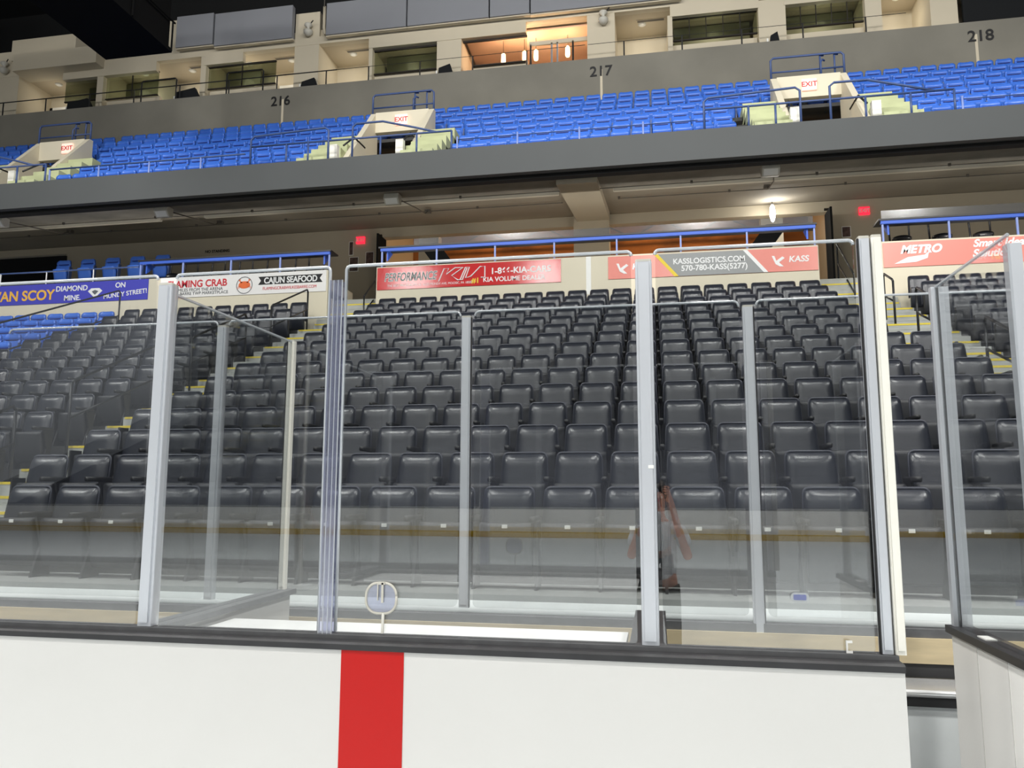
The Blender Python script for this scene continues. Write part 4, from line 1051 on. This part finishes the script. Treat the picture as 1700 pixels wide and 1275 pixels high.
# balcony rails and black screens on the parapet
for i, (x0, x1, lab) in enumerate(((-26, -16.4, 'dark thin rail on the parapet at the left suites'), (-16.4, -11.0, 'dark thin rail with hoop on the parapet near the 216 sign'), (-11.0, -2.1, 'dark thin rail on the parapet below the orange suite'), (-2.0, 8.0, 'dark thin rail on the parapet right of the 217 sign'))):
    t = thing('balcony_rail', lab, 'rail', (x0, 24.75, 16.1), 'thin rails on the parapet')
    a = MB(); a.tube([(0, 0, 0.62), (x1-x0, 0, 0.62)], 0.022 if i < 2 else 0.010, 6); a.build('top_rail', 'rail_dark', t)
    q = 1.2
    while q < x1-x0-0.2:
        a = MB(); a.tube([(q, 0, 0), (q, 0, 0.62)], 0.025, 6); a.build('post', 'rail_dark', t); q += 1.9
    if i < 2:
        for hx in ((7.2,) if i == 0 else (1.1,)):
            a = MB(); a.tube([(hx, 0, 0), (hx, 0, 0.85), (hx+0.05, 0, 0.92), (hx+1.4, 0, 0.92), (hx+1.45, 0, 0.85), (hx+1.45, 0, 0)], 0.03, 6); a.build('hoop', 'rail_dark', t)
for x, w_, h_, lab in ((-21.5, 1.2, 0.55, 'black angled screen on the parapet at the far left'), (-16.95, 1.1, 0.55, 'black angled screen on the parapet under the small grey panel'),
                   (-12.1, 0.7, 0.48, 'black angled screen on the parapet by the tall cream pillar'), (-7.0, 0.6, 0.5, 'dark screen on the parapet just left of the orange suite'), (4.05, 0.35, 0.5, 'small dark screen on the parapet left of the right window')):
    t = thing('monitor_screen', lab, 'screen', (x, 24.95, 16.1), 'black screens on the parapet')
    a = MB(); a.prism([(-w_/2, 0), (w_/2, 0), (w_/4, h_), (-w_/2+0.05, h_-0.12)], 'y', -0.08, 0.05); a.build('casing', 'curtain_black', t)
    a = MB(); a.box(-w_/2-0.07, -w_/2-0.02, -0.02, 0.04, -0.02, 0.32); a.build('bracket', 'plate_white', t)
# small dark seats peeping over the parapet
o0 = None
for i, x in enumerate((-19.9, -19.35, -18.8, -18.25, -17.65, -15.9, -15.3, -14.7, -14.1)):
    if o0 is None:
        t = o0 = thing('suite_seat', None, 'seat')
        a = MB(); a.prism([(p[0], p[1]+0.38) for p in rounded(0.42, 0.76, 0.12, 4)], 'y', 0.0, 0.07); a.build('backrest', 'counter_black', t)
        a = MB(); a.box(-0.2, 0.2, -0.4, 0.0, 0.30, 0.38); a.build('seat', 'counter_black', t)
    else: t = copy_tree(o0)
    t.location = (x, 25.25, 15.45); t['label'] = 'black suite seat peeping over the parapet, %s from the left' % ORD[i+1]; t['group'] = 'suite seats behind the parapet'
# cameras / pipes on the pillars
for i, (x, z, lab) in enumerate(((-12.35, 18.6, 'white round camera on the tall cream pillar'), (-25.3, 18.4, 'white round camera on the leftmost cream pillar'), (-1.5, 17.84, 'pale box camera on the pillar above the 217 sign'))):
    t = thing('dome_camera', lab, 'camera', (x, SY-0.05, z), 'small cameras on the suite pillars')
    a = MB(); a.lathe([(0.05, 0.30), (0.14, 0.26), (0.15, 0.2), (0.05, 0.12), (0.06, 0.05), (0.17, 0.0), (0.17, -0.08), (0.10, -0.17), (0.03, -0.2)], 0, -0.12, 14); a.build('body', 'fixture_white', t, smooth=True)
    a = MB(); a.tube([(0.12, -0.15, 0.28), (0.22, -0.2, 0.34)], 0.02, 6); a.build('arm', 'rail_dark', t)
t = thing('drain_pipe', 'cream vertical pipe beside the tall pillar', 'pipe', (-11.74, SY-0.14, 18.4))
a = MB(); a.tube([(0.06, 0, 0.0), (0.0, 0, 0.25), (0, 0, 1.1)], 0.06, 10); a.build('pipe', 'suite_cream', t, smooth=True)
a = MB(); a.tube([(0.12, -0.3, 0.9), (0.12, -0.3, 2.6)], 0.02, 6); a.build('cable', 'conduit', t)
a = MB(); a.box(9.9, 14, SY+0.1, SY+0.2, 16.0, 18.2)
tag(a.build('black_sheet', 'curtain_black'), 'black sheet at the right end of the suites above the 218 sign', 'curtain')  # plain black sheet closing off the suite row

# ------------------------------------------------------------------ hanging rig at the upper left
t = thing('hanging_rig', 'black rigging platform hanging from the roof at the upper left', 'rigging', (-15.0, 17.5, 14.95))
a = MB(); a.box(-1.5, 0.75, -9.0, 2.5, 0.0, 0.12); a.build('deck', 'rig_black', t)
a = MB(); a.box(-1.45, 0.7, -8.9, 2.4, 0.12, 4.0); a.build('masking_cloth', 'rig_black', t)
a = MB(); a.tube([(0.8, 2.5, 0.95), (0.8, -9, 0.95)], 0.03, 6); a.build('guard_bar', 'rig_black', t)
for q in range(7):
    a = MB(); a.tube([(0.8, 2.4-1.8*q, 0), (0.8, 2.4-1.8*q, 0.95)], 0.03, 6); a.build('guard_post', 'rig_black', t)
for s, q in ((-1, -8), (1, -8), (-1, 2), (1, 2)):
    a = MB(); a.tube([(-0.4+s, q, 4.0), (-0.4+s, q, 9.2)], 0.03, 6); a.build('hanger', 'rig_black', t)
t = thing('hanging_rig', 'black rigging platform hanging beyond the upper left corner', 'rigging', (-26.5, 20.0, 18.3))
a = MB(); a.box(-5.0, 1.0, -6.0, 4.6, 0.9, 1.05); a.build('deck', 'rig_black', t)
a = MB(); a.box(-4.9, 0.9, -6.0, 4.5, 1.05, 5.0); a.build('masking_cloth', 'rig_black', t)
for s in (-4, 0):
    a = MB(); a.tube([(s, 0, 5.0), (s, 0, 5.9)], 0.03, 6); a.build('hanger', 'rig_black', t)

# ------------------------------------------------------------------ the far side of the rink, seen mirrored in the glass
t = thing('dasher_boards', 'white boards with yellow kick strip across the ice, mirrored in the glass', 'rink boards', (0, -22.5, 0))
a = MB(); a.box(-32, 32, -0.06, 0.06, 0.22, 1.07); a.build('panel', 'board_white_lit', t)
a = MB(); a.box(-32, 32, -0.06, 0.075, 0.0, 0.22); a.build('kick_strip', 'yellow_kick', t)
a = MB(); a.box(-32, 32, -0.08, 0.08, 1.07, 1.11); a.build('cap_rail', 'cap_grey', t)
a = MB(); a.prism([(-23.5, 0.0), (-23.5, 1.0), (-39, 7.0), (-39, 0.0)], 'x', -32, 32)
struct('floor_stand_opposite', a, 'far_stand', 'dark stand across the rink')
a = MB(); a.box(-32, 32, -39.5, -39, 0, 24.2)
struct('wall_front', a, 'concrete_dark', 'wall behind the stand across the rink')

# ------------------------------------------------------------------ the person taking the picture, mirrored in the near glass
def skinned(name, m, verts, edges, radii, parent, root=0, sub=2):
    me = bpy.data.meshes.new(name); me.from_pydata(verts, edges, []); 
    o = bpy.data.objects.new(name, me); C.objects.link(o)
    sk = o.modifiers.new('skin', 'SKIN'); sk.use_smooth_shade = True
    for i, v in enumerate(me.skin_vertices[0].data):
        r = radii[i]; v.radius = r if isinstance(r, tuple) else (r, r); v.use_root = (i == root)
    ss = o.modifiers.new('sub', 'SUBSURF'); ss.levels = sub; ss.render_levels = sub
    dg = bpy.context.evaluated_depsgraph_get(); dg.update()
    me2 = bpy.data.meshes.new_from_object(o.evaluated_get(dg)); me2.materials.clear(); me2.materials.append(MATS[m])
    bpy.data.objects.remove(o)
    return link(name, me2, parent)
pr = thing('person', 'person in pale shirt and black trousers holding up a phone, mirrored in the glass', 'person', (0.0, -0.36, 0.0))
V = [(0, 0, 0.98), (0, 0, 1.15), (0, 0.0, 1.33), (0, 0.01, 1.47), (0, 0.02, 1.57), (0, 0.03, 1.66), (0, 0.035, 1.75), (0, 0.02, 1.83)]
Rr = [(0.155, 0.11), (0.14, 0.10), (0.165, 0.11), (0.12, 0.08), 0.055, (0.07, 0.085), (0.076, 0.098), (0.062, 0.08)]
Ed = [(i, i+1) for i in range(7)]
def add(p, r, a):
    V.append(p); Rr.append(r); Ed.append((a, len(V)-1)); return len(V)-1
hands = []
for s in (-1, 1):
    k = add((s*0.185, 0.0, 1.44), 0.062, 3); k = add((s*0.26, 0.06, 1.22), 0.048, k); k = add((s*0.27, 0.10, 1.18), 0.045, k)
    k = add((s*0.17, 0.24, 1.50), 0.036, k); k = add((s*0.115, 0.31, 1.72), 0.029, k)
    k = add((s*0.10, 0.325, 1.78), (0.040, 0.018), k); add((s*0.095, 0.33, 1.83), (0.040, 0.016), k)
    k = add((s*0.10, 0.0, 0.90), 0.088, 0); k = add((s*0.115, 0.02, 0.50), 0.058, k); k = add((s*0.12, 0.0, 0.30), 0.055, k); k = add((s*0.12, -0.02, 0.09), 0.040, k)
body = skinned('body', 'skin', V, Ed, Rr, pr)
for s in (-1, 1):
    fv, fe, fr = [], [], []
    for q in range(4):   # fingers curl round the phone's edge, unequal in length
        z = 1.855-0.022*q; L_ = (0.9, 1.0, 0.96, 0.8)[q]
        b = len(fv)
        fv += [(s*0.105, 0.325, z-0.01), (s*(0.105-0.018*L_), 0.346*1.0, z), (s*(0.09-0.025*L_), 0.352, z+0.002), (s*(0.078-0.030*L_), 0.350, z+0.002)]
        fe += [(b, b+1), (b+1, b+2), (b+2, b+3)]; fr += [0.010, 0.0092, 0.0085, 0.0072]
        skinned('finger', 'skin', fv[b:b+4], [(0, 1), (1, 2), (2, 3)], fr[b:b+4], body, sub=1)
    skinned('thumb', 'skin', [(s*0.112, 0.318, 1.76), (s*0.10, 0.308, 1.795), (s*0.075, 0.312, 1.82), (s*0.058, 0.316, 1.83)], [(0, 1), (1, 2), (2, 3)], [0.012, 0.011, 0.010, 0.008], body, sub=1)
    a = MB(); a.lathe([(0.004, -0.03), (0.017, -0.02), (0.02, 0.0), (0.017, 0.022), (0.004, 0.03)], s*0.085, 0.03, 10); a.build('ear', 'skin', body, smooth=True).location = (0, 0, 1.74)
    a = MB(); a.lathe([(0.002, -0.012), (0.009, -0.007), (0.012, 0), (0.009, 0.007), (0.002, 0.012)], s*0.032, 0.118, 10); a.build('eye', 'plate_white', body, smooth=True).location = (0, 0, 1.755)
a = MB(); a.prism([(0.112, 1.76), (0.150, 1.712), (0.115, 1.70)], 'x', -0.014, 0.014); a.build('nose', 'skin', body, bevel=0.004)
a = MB(); a.box(-0.025, 0.025, 0.11, 0.121, 1.667, 1.678); a.build('mouth', 'letter_red', body, bevel=0.003)
rings = []
for j in range(7):
    z = 1.74+0.03*j; k = math.sqrt(max(0.02, 1-(max(0, j-1)/5.6)**2))
    rings.append([(0.090*k*math.cos(2*math.pi*q/16), 0.012+0.112*k*math.sin(2*math.pi*q/16)*(0.72 if math.sin(2*math.pi*q/16) > 0 and j < 3 else 1), z) for q in range(16)])
a = MB(); a.loft(rings); a.build('hair', 'hair', pr, smooth=True)
V2 = [(0, 0, 0.93), (0, 0, 1.10), (0, 0, 1.33), (0, 0.01, 1.475), (0, 0.015, 1.51)]; R2 = [(0.185, 0.135), (0.17, 0.13), (0.19, 0.135), (0.14, 0.10), (0.075, 0.07)]
E2 = [(0, 1), (1, 2), (2, 3), (3, 4)]
for s in (-1, 1):
    b = len(V2); V2 += [(s*0.20, 0.0, 1.44), (s*0.255, 0.05, 1.27)]; R2 += [0.082, 0.075]; E2 += [(3, b), (b, b+1)]
skinned('shirt', 'shirt', V2, E2, R2, pr)
V3 = [(0, 0, 0.99)]; R3 = [(0.172, 0.125)]; E3 = []
for s in (-1, 1):
    b = len(V3); V3 += [(s*0.10, 0, 0.88), (s*0.118, 0.02, 0.50), (s*0.12, -0.01, 0.12)]; R3 += [0.105, 0.082, 0.072]; E3 += [(0, b), (b, b+1), (b+1, b+2)]
skinned('trousers', 'trousers', V3, E3, R3, pr)
for s in (-1, 1):
    rings = []
    for y, hw, h in ((-0.10, 0.035, 0.07), (-0.06, 0.045, 0.10), (0.04, 0.048, 0.085), (0.12, 0.052, 0.055), (0.18, 0.04, 0.035), (0.20, 0.02, 0.02)):
        rings.append([(s*0.125+hw*math.cos(R(q*30)), y, max(0.0, h*0.5+h*0.5*math.sin(R(q*30)))) for q in range(12)])
    a = MB(); a.loft(rings); a.build('shoe', 'phone_black', pr, smooth=True)
t = thing('phone', 'black phone held up in both hands, mirrored in the glass', 'phone', (0.0, -0.018, 1.83))
a = MB(); a.prism(rounded(0.155, 0.074, 0.01, 4), 'y', -0.006, 0.0); a.build('body', 'phone_black', t)
a = MB(); a.prism(rounded(0.147, 0.068, 0.006, 3), 'y', -0.0068, -0.006); a.build('screen', 'panel_grey', t)
